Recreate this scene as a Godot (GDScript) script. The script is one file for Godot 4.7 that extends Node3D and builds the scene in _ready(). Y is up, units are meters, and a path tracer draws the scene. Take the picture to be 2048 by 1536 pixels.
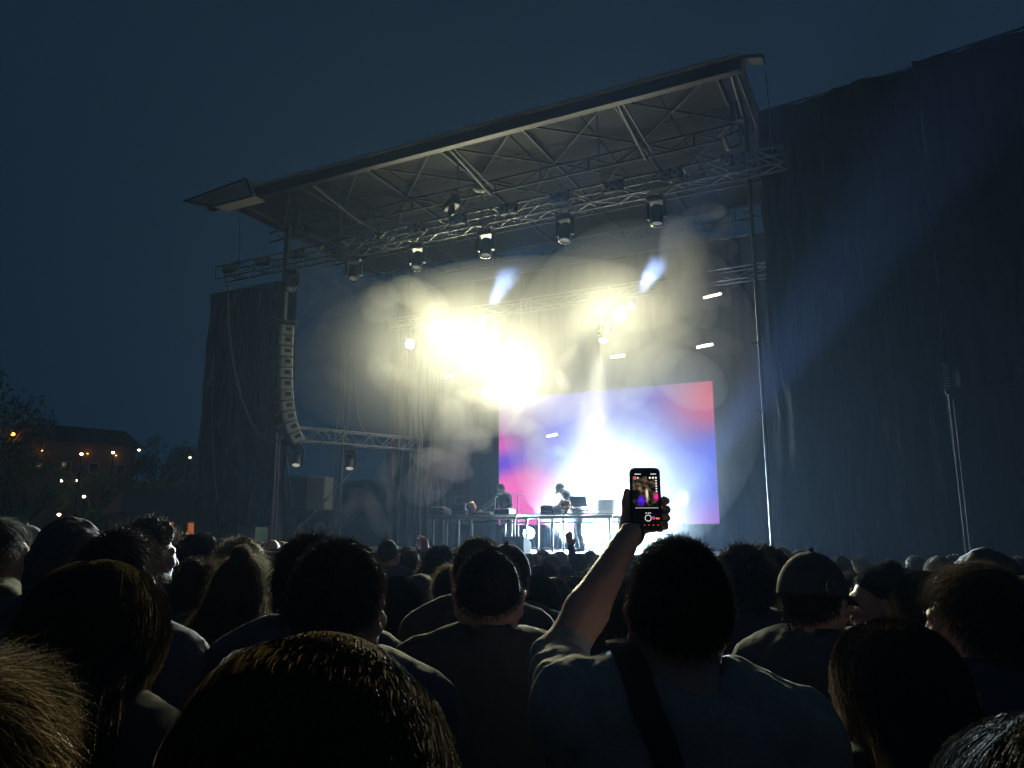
extends Node3D
# An open-air stage at night, seen from inside the crowd.

# ---------------------------------------------------------------- camera model: a pixel of the photograph gives a direction only
const FOCAL := 1540.0
const EYE := Vector3(0, 1.8, 0)
const PITCH := 11.1
const STAGE_TURN := 27.0
var stage_at: Vector3
var along: Vector3
var front: Vector3
var lib := {}
var taken := {}

func ray(px: float, py: float) -> Vector3:
	var c := cos(deg_to_rad(PITCH))
	var s := sin(deg_to_rad(PITCH))
	var y := (768.0 - py) / FOCAL
	return Vector3((px - 1024.0) / FOCAL, y * c + s, y * s - c)

func at_height(px: float, py: float, h: float) -> Vector3:
	var d := ray(px, py)
	return EYE + d * ((h - EYE.y) / d.y)

func at_distance(px: float, py: float, far: float) -> Vector3:
	var d := ray(px, py)
	return EYE + d * (far / Vector2(d.x, d.z).length())

func st(u: float, h: float, v: float) -> Vector3:          # a point of the stage: metres to its right, above the ground, towards the crowd
	return stage_at + along * u + front * v + Vector3(0, h, 0)

func on_stage(px: float, py: float, v: float) -> Vector3:    # (u, h, v) where that direction meets the stage's cross plane v
	var d := ray(px, py)
	var p := EYE + d * ((stage_at + front * v - EYE).dot(front) / d.dot(front))
	var q := p - stage_at
	return Vector3(q.dot(along), q.y, q.dot(front))

func stage_xf(p: Vector3, turn := 0.0) -> Transform3D:
	return Transform3D(Basis(Vector3.UP, deg_to_rad(-STAGE_TURN + turn)), st(p.x, p.y, p.z))

# ---------------------------------------------------------------- nodes
func numbered(called: String) -> String:
	taken[called] = taken.get(called, -1) + 1
	return called if taken[called] == 0 else "%s_%03d" % [called, taken[called]]

func tag(o: Node3D, label: String, category: String, group := "", kind := "") -> Node3D:
	if label: o.set_meta("label", label)
	if category: o.set_meta("category", category)
	if group: o.set_meta("group", group)
	if kind: o.set_meta("kind", kind)
	return o

func thing(called: String, label: String, category: String, xf := Transform3D(), group := "", kind := "") -> Node3D:
	var o := Node3D.new()
	o.name = numbered(called)
	add_child(o)
	o.transform = xf
	return tag(o, label, category, group, kind)

func part(parent: Node, called: String, mesh: Mesh, m: Material, xf := Transform3D()) -> MeshInstance3D:
	var o := MeshInstance3D.new()
	o.name = called if parent != self else numbered(called)
	o.mesh = mesh
	o.material_override = m
	o.transform = xf
	parent.add_child(o, true)
	return o

func where(x: float, y: float, z: float, turn := Vector3.ZERO) -> Transform3D:
	return Transform3D(Basis.from_euler(turn * PI / 180.0), Vector3(x, y, z))

# ---------------------------------------------------------------- materials
func noise_texture(key: String, freq: float, kind := FastNoiseLite.TYPE_SIMPLEX_SMOOTH, octaves := 4, bump := 0.0, ramp: Gradient = null, size := 512) -> NoiseTexture2D:
	if lib.has(key): return lib[key]
	var n := FastNoiseLite.new()
	n.seed = key.hash() % 9999
	n.frequency = freq
	n.noise_type = kind
	n.fractal_octaves = octaves
	var t := NoiseTexture2D.new()
	t.width = size
	t.height = size
	t.seamless = true
	t.noise = n
	if bump > 0.0:
		t.as_normal_map = true
		t.bump_strength = bump
	if ramp: t.color_ramp = ramp
	lib[key] = t
	return t

func tones(lo: float, hi: float) -> Gradient:
	var g := Gradient.new()
	g.set_color(0, Color(lo, lo, lo))
	g.set_color(1, Color(hi, hi, hi))
	return g

func lin(r: float, g: float, b: float) -> Color:
	return Color(r, g, b).linear_to_srgb()

func mat(key: String, c: Color, rough := 0.7, metal := 0.0) -> StandardMaterial3D:
	if lib.has(key): return lib[key]
	var m := StandardMaterial3D.new()
	m.resource_name = key
	m.albedo_color = c
	m.roughness = rough
	m.metallic = metal
	lib[key] = m
	return m

func grain(m: StandardMaterial3D, scale: float, tex: Texture2D, bump: Texture2D = null, bump_by := 1.0) -> StandardMaterial3D:
	m.uv1_triplanar = true
	m.uv1_scale = Vector3.ONE * scale
	if tex: m.albedo_texture = tex
	if bump:
		m.normal_enabled = true
		m.normal_texture = bump
		m.normal_scale = bump_by
	return m

func glow(key: String, c: Color, energy: float) -> StandardMaterial3D:
	var m := mat(key, Color(0.8, 0.8, 0.8), 0.4)
	m.emission_enabled = true
	m.emission = c
	m.emission_energy_multiplier = energy
	return m

func cloth(c: Color, key := "") -> StandardMaterial3D:
	var k := "cloth " + c.to_html() + key
	if lib.has(k): return lib[k]
	var m := mat(k, c, 0.85)
	grain(m, 7.0, noise_texture("weave", 0.05, FastNoiseLite.TYPE_SIMPLEX_SMOOTH, 5, 0.0, tones(0.78, 1.0)), noise_texture("weave bump", 0.08, FastNoiseLite.TYPE_SIMPLEX_SMOOTH, 4, 5.0), 0.6)
	m.rim_enabled = true
	m.rim = 0.6
	m.rim_tint = 0.7
	return m

func hair_matter(c: Color) -> StandardMaterial3D:
	var k := "hair " + c.to_html()
	if lib.has(k): return lib[k]
	var m := mat(k, c, 0.62)
	m.metallic_specular = 0.28
	grain(m, 1.0, noise_texture("hair streaks", 0.06, FastNoiseLite.TYPE_SIMPLEX_SMOOTH, 3, 0.0, tones(0.45, 1.0)), noise_texture("hair bump", 0.06, FastNoiseLite.TYPE_SIMPLEX_SMOOTH, 3, 8.0), 1.0)
	m.uv1_scale = Vector3(9, 1.2, 9)
	m.backlight_enabled = true
	m.backlight = Color(0.75, 0.7, 0.62)
	m.cull_mode = BaseMaterial3D.CULL_DISABLED
	return m

# ---------------------------------------------------------------- shapes
class Shape:                                                   # triangles with normals; front faces run clockwise
	var v := PackedVector3Array()
	var n := PackedVector3Array()
	var c := PackedColorArray()
	var uv := PackedVector2Array()
	var ix := PackedInt32Array()

	func tri(a: Vector3, b: Vector3, d: Vector3, out: Vector3) -> void:
		var at := v.size()
		var w := (b - a).cross(d - a)
		var face := w.normalized()
		if w.dot(out) < 0.0: face = -face
		v.append_array([a, b, d])
		n.append_array([face, face, face])
		if w.dot(out) > 0.0: ix.append_array([at, at + 2, at + 1])
		else: ix.append_array([at, at + 1, at + 2])

	func quad(a: Vector3, b: Vector3, d: Vector3, e: Vector3, out: Vector3) -> void:
		tri(a, b, d, out)
		tri(a, d, e, out)

	func grid(points: PackedVector3Array, cols: int, rows: int, flip := false, close := false) -> void:   # smooth sheet; rows of cols points
		var at := v.size()
		v.append_array(points)
		for r in rows:
			for k in cols:
				var kl := k - 1 if k > 0 else (cols - 2 if close else 0)
				var kr := k + 1 if k < cols - 1 else (1 if close else cols - 1)
				var du := points[r * cols + kr] - points[r * cols + kl]
				var dv := points[mini(r + 1, rows - 1) * cols + k] - points[maxi(r - 1, 0) * cols + k]
				var nn := du.cross(dv).normalized()
				n.append(-nn if flip else nn)
				uv.append(Vector2(float(k) / (cols - 1), float(r) / (rows - 1)))
		for r in rows - 1:
			for k in cols - 1:
				var a := at + r * cols + k
				if flip: ix.append_array([a, a + 1, a + cols, a + 1, a + cols + 1, a + cols])
				else: ix.append_array([a, a + cols, a + 1, a + 1, a + cols, a + cols + 1])

	func mesh() -> ArrayMesh:
		var arrays := []
		arrays.resize(Mesh.ARRAY_MAX)
		arrays[Mesh.ARRAY_VERTEX] = v
		arrays[Mesh.ARRAY_NORMAL] = n
		if c.size() == v.size(): arrays[Mesh.ARRAY_COLOR] = c
		if uv.size() == v.size(): arrays[Mesh.ARRAY_TEX_UV] = uv
		arrays[Mesh.ARRAY_INDEX] = ix
		var m := ArrayMesh.new()
		m.add_surface_from_arrays(Mesh.PRIMITIVE_TRIANGLES, arrays)
		return m

func box_mesh(size: Vector3, bevel := 0.01) -> Mesh:
	var key := "box %.3f %.3f %.3f %.3f" % [size.x, size.y, size.z, bevel]
	if lib.has(key): return lib[key]
	var s := Shape.new()
	var h := size / 2.0
	var b := minf(bevel, minf(h.x, minf(h.y, h.z)) * 0.45)
	var at := func(sx: int, sy: int, sz: int, axis: int) -> Vector3:
		var p := Vector3(sx * (h.x - b), sy * (h.y - b), sz * (h.z - b))
		p[axis] = [sx, sy, sz][axis] * h[axis]
		return p
	for axis in 3:
		var i := (axis + 1) % 3
		var j := (axis + 2) % 3
		for side in [-1, 1]:
			var q := []
			for w in [[-1, -1], [1, -1], [1, 1], [-1, 1]]:
				var g := [0, 0, 0]
				g[axis] = side
				g[i] = w[0]
				g[j] = w[1]
				q.append(at.call(g[0], g[1], g[2], axis))
			var out := Vector3.ZERO
			out[axis] = side
			s.quad(q[0], q[1], q[2], q[3], out)
			for side2 in [-1, 1]:
				var g1 := [0, 0, 0]
				g1[axis] = side
				g1[i] = side2
				g1[j] = -1
				var g2 := g1.duplicate()
				g2[j] = 1
				var o2 := Vector3.ZERO
				o2[axis] = side
				o2[i] = side2
				s.quad(at.call(g1[0], g1[1], g1[2], axis), at.call(g2[0], g2[1], g2[2], axis), at.call(g2[0], g2[1], g2[2], i), at.call(g1[0], g1[1], g1[2], i), o2)
	for x in [-1, 1]:
		for y in [-1, 1]:
			for z in [-1, 1]:
				s.tri(at.call(x, y, z, 0), at.call(x, y, z, 1), at.call(x, y, z, 2), Vector3(x, y, z))
	lib[key] = s.mesh()
	return lib[key]

func box(parent: Node, called: String, size: Vector3, at: Vector3, m: Material, turn := Vector3.ZERO, bevel := 0.01) -> MeshInstance3D:
	return part(parent, called, box_mesh(size, bevel), m, where(at.x, at.y, at.z, turn))

func rod_mesh(sides := 10) -> Mesh:
	var key := "rod %d" % sides
	if lib.has(key): return lib[key]
	var c := CylinderMesh.new()
	c.top_radius = 1.0
	c.bottom_radius = 1.0
	c.height = 1.0
	c.radial_segments = sides
	c.rings = 1
	lib[key] = c
	return c

func rod(parent: Node, called: String, a: Vector3, b: Vector3, r: float, m: Material, sides := 8) -> MeshInstance3D:
	var y := b - a
	var x := y.cross(Vector3.FORWARD if absf(y.normalized().z) < 0.9 else Vector3.RIGHT).normalized()
	var z := x.cross(y).normalized()
	return part(parent, called, rod_mesh(sides), m, Transform3D(Basis(x * r, y, z * r), (a + b) / 2.0))

func lathe(profile: Array, sides := 20) -> Mesh:                # [[radius, height], ...] from the bottom up, about y
	var s := Shape.new()
	var pts := PackedVector3Array()
	for p in profile:
		for k in sides + 1:
			var t := TAU * k / sides
			pts.append(Vector3(cos(t) * p[0], p[1], sin(t) * p[0]))
	s.grid(pts, sides + 1, profile.size(), true, true)
	return s.mesh()

func sweep(path: PackedVector3Array, radii, sides := 7, flat := 1.0) -> Mesh:
	var s := Shape.new()
	var pts := PackedVector3Array()
	var last := Vector3.ZERO
	for i in path.size():
		var d := (path[mini(i + 1, path.size() - 1)] - path[maxi(i - 1, 0)]).normalized()
		var x := last - d * last.dot(d) if i else d.cross(Vector3.UP if absf(d.y) < 0.95 else Vector3.RIGHT)
		x = x.normalized()
		last = x
		var y := d.cross(x)
		var r: float = radii[i] if radii is Array or radii is PackedFloat32Array else radii
		for k in sides + 1:
			var t := TAU * k / sides
			pts.append(path[i] + x * cos(t) * r + y * sin(t) * r * flat)
	s.grid(pts, sides + 1, path.size(), false, true)
	return s.mesh()

func curve(points: Array, steps := 8) -> PackedVector3Array:    # Catmull-Rom through the points
	var out := PackedVector3Array()
	for i in points.size() - 1:
		var a: Vector3 = points[maxi(i - 1, 0)]
		var b: Vector3 = points[i]
		var c: Vector3 = points[i + 1]
		var d: Vector3 = points[mini(i + 2, points.size() - 1)]
		for k in steps:
			out.append(b.cubic_interpolate(c, a, d, float(k) / steps))
	out.append(points[-1])
	return out

# ---------------------------------------------------------------- smooth bodies: distances on a grid, meshed as surface nets
class Field:
	var o: Vector3
	var c: float
	var nx: int
	var ny: int
	var nz: int
	var d := PackedFloat32Array()

	func _init(lo: Vector3, hi: Vector3, cell: float) -> void:
		o = lo
		c = cell
		nx = int((hi.x - lo.x) / cell) + 2
		ny = int((hi.y - lo.y) / cell) + 2
		nz = int((hi.z - lo.z) / cell) + 2
		d.resize(nx * ny * nz)
		d.fill(9.0)

	func span(lo: Vector3, hi: Vector3) -> Array:
		return [maxi(0, int((lo.x - o.x) / c)), mini(nx - 1, int((hi.x - o.x) / c) + 1), maxi(0, int((lo.y - o.y) / c)), mini(ny - 1, int((hi.y - o.y) / c) + 1), maxi(0, int((lo.z - o.z) / c)), mini(nz - 1, int((hi.z - o.z) / c) + 1)]

	func cone(a: Vector3, b: Vector3, ra: float, rb: float, k := 0.03) -> Field:
		var m := Vector3.ONE * (maxf(ra, rb) + maxf(3.0 * c, k * 1.2))
		var w := span(a.min(b) - m, a.max(b) + m)
		var ab := b - a
		var inv := 1.0 / maxf(ab.length_squared(), 1e-9)
		for z in range(w[4], w[5] + 1):
			for y in range(w[2], w[3] + 1):
				var at := (z * ny + y) * nx
				for x in range(w[0], w[1] + 1):
					var p := o + Vector3(x, y, z) * c - a
					var t := clampf(p.dot(ab) * inv, 0.0, 1.0)
					var e := (p - ab * t).length() - ra - (rb - ra) * t
					var was := d[at + x]
					var h := maxf(k - absf(was - e), 0.0) / k
					d[at + x] = minf(was, e) - h * h * k * 0.25
		return self

	func ball(at_: Vector3, r: Vector3, k := 0.03, turn := Basis()) -> Field:
		var big := maxf(r.x, maxf(r.y, r.z)) + maxf(3.0 * c, k * 1.2)
		var w := span(at_ - Vector3.ONE * big, at_ + Vector3.ONE * big)
		var back := turn.inverse()
		for z in range(w[4], w[5] + 1):
			for y in range(w[2], w[3] + 1):
				var at := (z * ny + y) * nx
				for x in range(w[0], w[1] + 1):
					var p := back * (o + Vector3(x, y, z) * c - at_)
					var q := p / r
					var k0 := q.length()
					var e := k0 * (k0 - 1.0) / maxf((q / r).length(), 1e-6)
					var was := d[at + x]
					var h := maxf(k - absf(was - e), 0.0) / k
					d[at + x] = minf(was, e) - h * h * k * 0.25
		return self

	func carve(a: Vector3, b: Vector3, r: float, k := 0.01) -> Field:      # takes a capsule away
		var m := Vector3.ONE * (r + 3.0 * c)
		var w := span(a.min(b) - m, a.max(b) + m)
		var ab := b - a
		var inv := 1.0 / maxf(ab.length_squared(), 1e-9)
		for z in range(w[4], w[5] + 1):
			for y in range(w[2], w[3] + 1):
				var at := (z * ny + y) * nx
				for x in range(w[0], w[1] + 1):
					var p := o + Vector3(x, y, z) * c - a
					var t := clampf(p.dot(ab) * inv, 0.0, 1.0)
					var e := r - (p - ab * t).length()
					var was := d[at + x]
					var h := maxf(k - absf(was - e), 0.0) / k
					d[at + x] = maxf(was, e) + h * h * k * 0.25
		return self

	func cut(at_: Vector3, away: Vector3) -> Field:                       # takes away what lies beyond a plane
		for z in nz:
			for y in ny:
				var at := (z * ny + y) * nx
				for x in nx:
					var was := d[at + x]
					if was < 1.0: d[at + x] = maxf(was, (o + Vector3(x, y, z) * c - at_).dot(away))
		return self

	func crease(noise: FastNoiseLite, by: float, stretch := Vector3.ONE) -> Field:
		for z in nz:
			for y in ny:
				var at := (z * ny + y) * nx
				for x in nx:
					var was := d[at + x]
					if absf(was) < 0.05:
						var p := (o + Vector3(x, y, z) * c) * stretch
						d[at + x] = was + noise.get_noise_3dv(p) * by
		return self

	func value(p: Vector3) -> float:
		var q := (p - o) / c
		var x := clampi(int(q.x), 0, nx - 2)
		var y := clampi(int(q.y), 0, ny - 2)
		var z := clampi(int(q.z), 0, nz - 2)
		var f := q - Vector3(x, y, z)
		var i := (z * ny + y) * nx + x
		var s := nx
		var l := nx * ny
		return lerpf(lerpf(lerpf(d[i], d[i + 1], f.x), lerpf(d[i + s], d[i + s + 1], f.x), f.y), lerpf(lerpf(d[i + l], d[i + l + 1], f.x), lerpf(d[i + l + s], d[i + l + s + 1], f.x), f.y), f.z)

	func slope(p: Vector3) -> Vector3:
		var e := c
		return Vector3(value(p + Vector3(e, 0, 0)) - value(p - Vector3(e, 0, 0)), value(p + Vector3(0, e, 0)) - value(p - Vector3(0, e, 0)), value(p + Vector3(0, 0, e)) - value(p - Vector3(0, 0, e))).normalized()

	func settle(p: Vector3, lift := 0.0) -> Vector3:                       # the nearest point of the surface, or of one LIFT above it
		for i in 6: p -= slope(p) * (value(p) - lift)
		return p

	func net(s: Shape, tint := Color.WHITE) -> void:
		var cell := PackedInt32Array()
		cell.resize(d.size())
		cell.fill(-1)
		var l := nx * ny
		var first := s.v.size()
		var off := [0, 1, nx, nx + 1, l, l + 1, l + nx, l + nx + 1]
		for z in nz - 1:
			for y in ny - 1:
				var row := (z * ny + y) * nx
				for x in nx - 1:
					var i := row + x
					var a := d[i]
					var b := d[i + 1]
					var e := d[i + nx]
					var f := d[i + nx + 1]
					var g := d[i + l]
					var h := d[i + l + 1]
					var j := d[i + l + nx]
					var k := d[i + l + nx + 1]
					var inside := int(a < 0) + int(b < 0) + int(e < 0) + int(f < 0) + int(g < 0) + int(h < 0) + int(j < 0) + int(k < 0)
					if inside == 0 or inside == 8: continue
					var sum := Vector3.ZERO
					var count := 0
					for q in 12:
						var p0: int = EDGE[q * 2]
						var p1: int = EDGE[q * 2 + 1]
						var v0: float = d[i + off[p0]]
						var v1: float = d[i + off[p1]]
						if (v0 < 0) != (v1 < 0):
							var t := v0 / (v0 - v1)
							var c0 := Vector3(p0 & 1, (p0 >> 1) & 1, p0 >> 2)
							var c1 := Vector3(p1 & 1, (p1 >> 1) & 1, p1 >> 2)
							sum += c0.lerp(c1, t)
							count += 1
					cell[i] = s.v.size()
					s.v.append(o + (Vector3(x, y, z) + sum / count) * c)
					s.n.append(Vector3(b + f + h + k - a - e - g - j, e + f + j + k - a - b - g - h, g + h + j + k - a - b - e - f).normalized())
					s.c.append(tint)
		for z in range(1, nz - 1):
			for y in range(1, ny - 1):
				var row := (z * ny + y) * nx
				for x in range(1, nx - 1):
					var i := row + x
					var inn := d[i] < 0
					if inn != (d[i + 1] < 0): quad(s, cell[i], cell[i - nx], cell[i - nx - l], cell[i - l], inn)
					if inn != (d[i + nx] < 0): quad(s, cell[i], cell[i - l], cell[i - l - 1], cell[i - 1], inn)
					if inn != (d[i + l] < 0): quad(s, cell[i], cell[i - 1], cell[i - 1 - nx], cell[i - nx], inn)

	func quad(s: Shape, a: int, b: int, e: int, f: int, inn: bool) -> void:
		if a < 0 or b < 0 or e < 0 or f < 0: return
		if inn: s.ix.append_array([a, e, b, a, f, e])
		else: s.ix.append_array([a, b, e, a, e, f])

	const EDGE := [0, 1, 2, 3, 4, 5, 6, 7, 0, 2, 1, 3, 4, 6, 5, 7, 0, 4, 1, 5, 2, 6, 3, 7]

# ---------------------------------------------------------------- numbers of the light
const EXPOSURE := 1.35
const BACK_ENERGY := 46.0
const FLOOR_ENERGY := 85.0
const SPILL := 0.3
const FLOOR_SPILL := 0.7
const STAGE_HAZE := 0.08
const CONE_ENERGY := 90.0
const BEAM_ENERGY := 1600.0
const LENS_SHINE := 30.0
const SCREEN_GLOW := 0.6
const SCREEN_LIGHT := 1.0
const SMOKE := 0.46
const HAZE := 0.00045

func build_view() -> void:
	stage_at = at_height(1150, 1103, DECK)
	stage_at.y = 0.0
	along = Vector3(cos(deg_to_rad(STAGE_TURN)), 0, sin(deg_to_rad(STAGE_TURN)))
	front = Vector3(-sin(deg_to_rad(STAGE_TURN)), 0, cos(deg_to_rad(STAGE_TURN)))
	var cam := Camera3D.new()
	cam.name = "camera"
	add_child(cam)
	cam.position = EYE
	cam.rotation_degrees = Vector3(PITCH, 0, 0)
	cam.fov = rad_to_deg(2.0 * atan(768.0 / FOCAL))
	cam.near = 0.05
	cam.far = 2000.0
	cam.current = true
	var e := Environment.new()
	e.background_mode = Environment.BG_SKY
	e.tonemap_mode = Environment.TONE_MAPPER_LINEAR
	e.tonemap_exposure = EXPOSURE
	var sky := ProceduralSkyMaterial.new()
	sky.sky_top_color = lin(0.0054, 0.013, 0.0235)
	sky.sky_horizon_color = lin(0.002, 0.009, 0.019)
	sky.sky_curve = 0.25
	sky.ground_bottom_color = lin(0.002, 0.003, 0.004)
	sky.ground_horizon_color = lin(0.004, 0.008, 0.014)
	e.sky = Sky.new()
	e.sky.sky_material = sky
	e.volumetric_fog_enabled = true
	e.volumetric_fog_density = HAZE
	e.volumetric_fog_albedo = Color(0.74, 0.86, 1.0)
	e.volumetric_fog_anisotropy = 0.55
	e.sdfgi_enabled = true
	e.ssao_enabled = true
	e.ssil_enabled = true
	var we := WorldEnvironment.new()
	we.name = "surroundings"
	we.environment = e
	add_child(we)
	var moon := DirectionalLight3D.new()
	moon.name = "night_light"
	moon.light_energy = 0.005
	moon.light_color = Color(0.6, 0.75, 1.0)
	moon.light_angular_distance = 70.0
	moon.shadow_enabled = true
	moon.sky_mode = DirectionalLight3D.SKY_MODE_LIGHT_ONLY
	add_child(moon)
	moon.rotation_degrees = Vector3(-40, 15, 0)

func build_ground() -> void:
	var m := mat("trodden grass", lin(0.05, 0.055, 0.035), 0.95)
	grain(m, 0.7, noise_texture("scuffs", 0.03, FastNoiseLite.TYPE_SIMPLEX_SMOOTH, 5, 0.0, tones(0.7, 1.0)), noise_texture("weave bump", 0.08, FastNoiseLite.TYPE_SIMPLEX_SMOOTH, 4, 5.0), 1.0)
	var p := PlaneMesh.new()
	p.size = Vector2(900, 900)
	tag(part(self, "ground", p, m), "", "", "", "structure")

func _ready() -> void:
	build_view()
	build_ground()
	build_platform()
	build_roof()
	build_towers()
	build_trusses()
	build_curtains()
	build_screen()
	build_sound()
	build_cables()
	build_lamps()
	build_tables()
	build_gear()
	build_performers()
	build_crowd()
	build_filmer()
	build_town()
	build_smoke()

# ---------------------------------------------------------------- the stage
const DECK := 1.404
const NTH := ["first", "second", "third", "fourth", "fifth", "sixth", "seventh", "eighth", "ninth", "tenth", "eleventh", "twelfth"]

func metal() -> StandardMaterial3D:
	if lib.has("aluminium"): return lib.aluminium
	var m := mat("aluminium", lin(0.2, 0.205, 0.21), 0.38, 0.85)
	return grain(m, 3.0, noise_texture("scuffs", 0.03, FastNoiseLite.TYPE_SIMPLEX_SMOOTH, 5, 0.0, tones(0.7, 1.0)))

func black(key := "black paint", rough := 0.5) -> StandardMaterial3D:
	if lib.has(key): return lib[key]
	return grain(mat(key, lin(0.02, 0.021, 0.023), rough), 2.0, noise_texture("scuffs", 0.03, FastNoiseLite.TYPE_SIMPLEX_SMOOTH, 5, 0.0, tones(0.7, 1.0)))

func lattice(root: Node3D, a: Vector3, b: Vector3, high: float, deep: float, bay: float, m: Material, r := 0.026) -> void:   # a box truss of four chords with zig-zag braces; a and b: middle of its lower face
	var d := (b - a)
	var side := d.cross(Vector3.UP).normalized() * deep / 2.0
	var up := Vector3.UP * high
	var n := maxi(2, int(d.length() / bay))
	for o in [side, -side]:
		rod(root, "chord", a + o, b + o, r, m)
		rod(root, "chord", a + o + up, b + o + up, r, m)
	for i in n:
		var p := a + d * i / n
		var q := a + d * (i + 1) / n
		for o in [side, -side]:
			if i % 2: rod(root, "brace", p + o, q + o + up, r * 0.55, m, 6)
			else: rod(root, "brace", p + o + up, q + o, r * 0.55, m, 6)
		if i % 2: rod(root, "brace", p + side, q - side, r * 0.5, m, 6)
		else: rod(root, "brace", p - side, q + side, r * 0.5, m, 6)
		if i % 3 == 0:
			for o in [side, -side]: rod(root, "post", p + o, p + o + up, r * 0.6, m, 6)
			rod(root, "post", p + side + up, p - side + up, r * 0.6, m, 6)
	for o in [side, -side]: rod(root, "post", b + o, b + o + up, r * 0.7, m, 6)

func local_stage(root: Node3D, u: float, h: float, v: float) -> Vector3:
	return root.transform.affine_inverse() * st(u, h, v)

func pleats(wide: float, high: float, seed_: int, deep := 0.16, cols := 160, rows := 26, fold := 1.0, slack := 0.0) -> Mesh:    # a hanging cloth, x 0..wide, y 0..high, two skins 1 cm apart
	var n := FastNoiseLite.new()
	n.seed = seed_
	n.frequency = 1.0
	var s := Shape.new()
	for skin in [0, 1]:
		var pts := PackedVector3Array()
		for r in rows:
			var y := high * r / (rows - 1.0)
			for k in cols:
				var x := wide * k / (cols - 1.0)
				var t := 1.0 - 0.45 * y / high
				var w := x * 2.2 * fold + n.get_noise_2d(x * 0.8, y * 0.08) * 2.5
				var z := sin(w * 2.4) * deep * 0.5 * t + n.get_noise_2d(x * 3.2 * fold, y * 0.15) * deep * 0.9 * t + n.get_noise_2d(x * 0.5, y * 0.5) * slack
				pts.append(Vector3(x + n.get_noise_2d(y * 0.3, x) * slack * 0.4, y, z - 0.012 * skin))
		s.grid(pts, cols, rows, skin == 1)
	return s.mesh()

func build_platform() -> void:
	var m := mat("deck plywood", lin(0.16, 0.15, 0.15), 0.35)
	grain(m, 0.9, noise_texture("deck wear", 0.02, FastNoiseLite.TYPE_SIMPLEX_SMOOTH, 5, 0.0, tones(0.55, 1.0)))
	var root := thing("stage_platform", "raised stage platform with black skirt under the two DJ tables", "stage", stage_xf(Vector3(-2, 0, -1.7)))
	for i in 8:
		for j in 4: box(root, "deck_panel", Vector3(1.93, 0.08, 1.89), Vector3(-6.8 + i * 1.942, DECK - 0.04, -2.86 + j * 1.9), m, Vector3.ZERO, 0.006)
	for i in 9:
		for j in 3: rod(root, "support_leg", Vector3(-7.6 + i * 1.9, 0, -3.4 + j * 3.4), Vector3(-7.6 + i * 1.9, DECK - 0.09, -3.4 + j * 3.4), 0.03, metal())
	var skirt := pleats(15.5, DECK - 0.1, 21, 0.06, 200, 8, 1.6)
	part(root, "skirt", skirt, black("stage skirt", 0.9), where(-7.76, 0.005, 3.78))
	box(root, "front_trim", Vector3(15.6, 0.1, 0.03), Vector3(0, DECK - 0.052, 3.81), metal())

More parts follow.
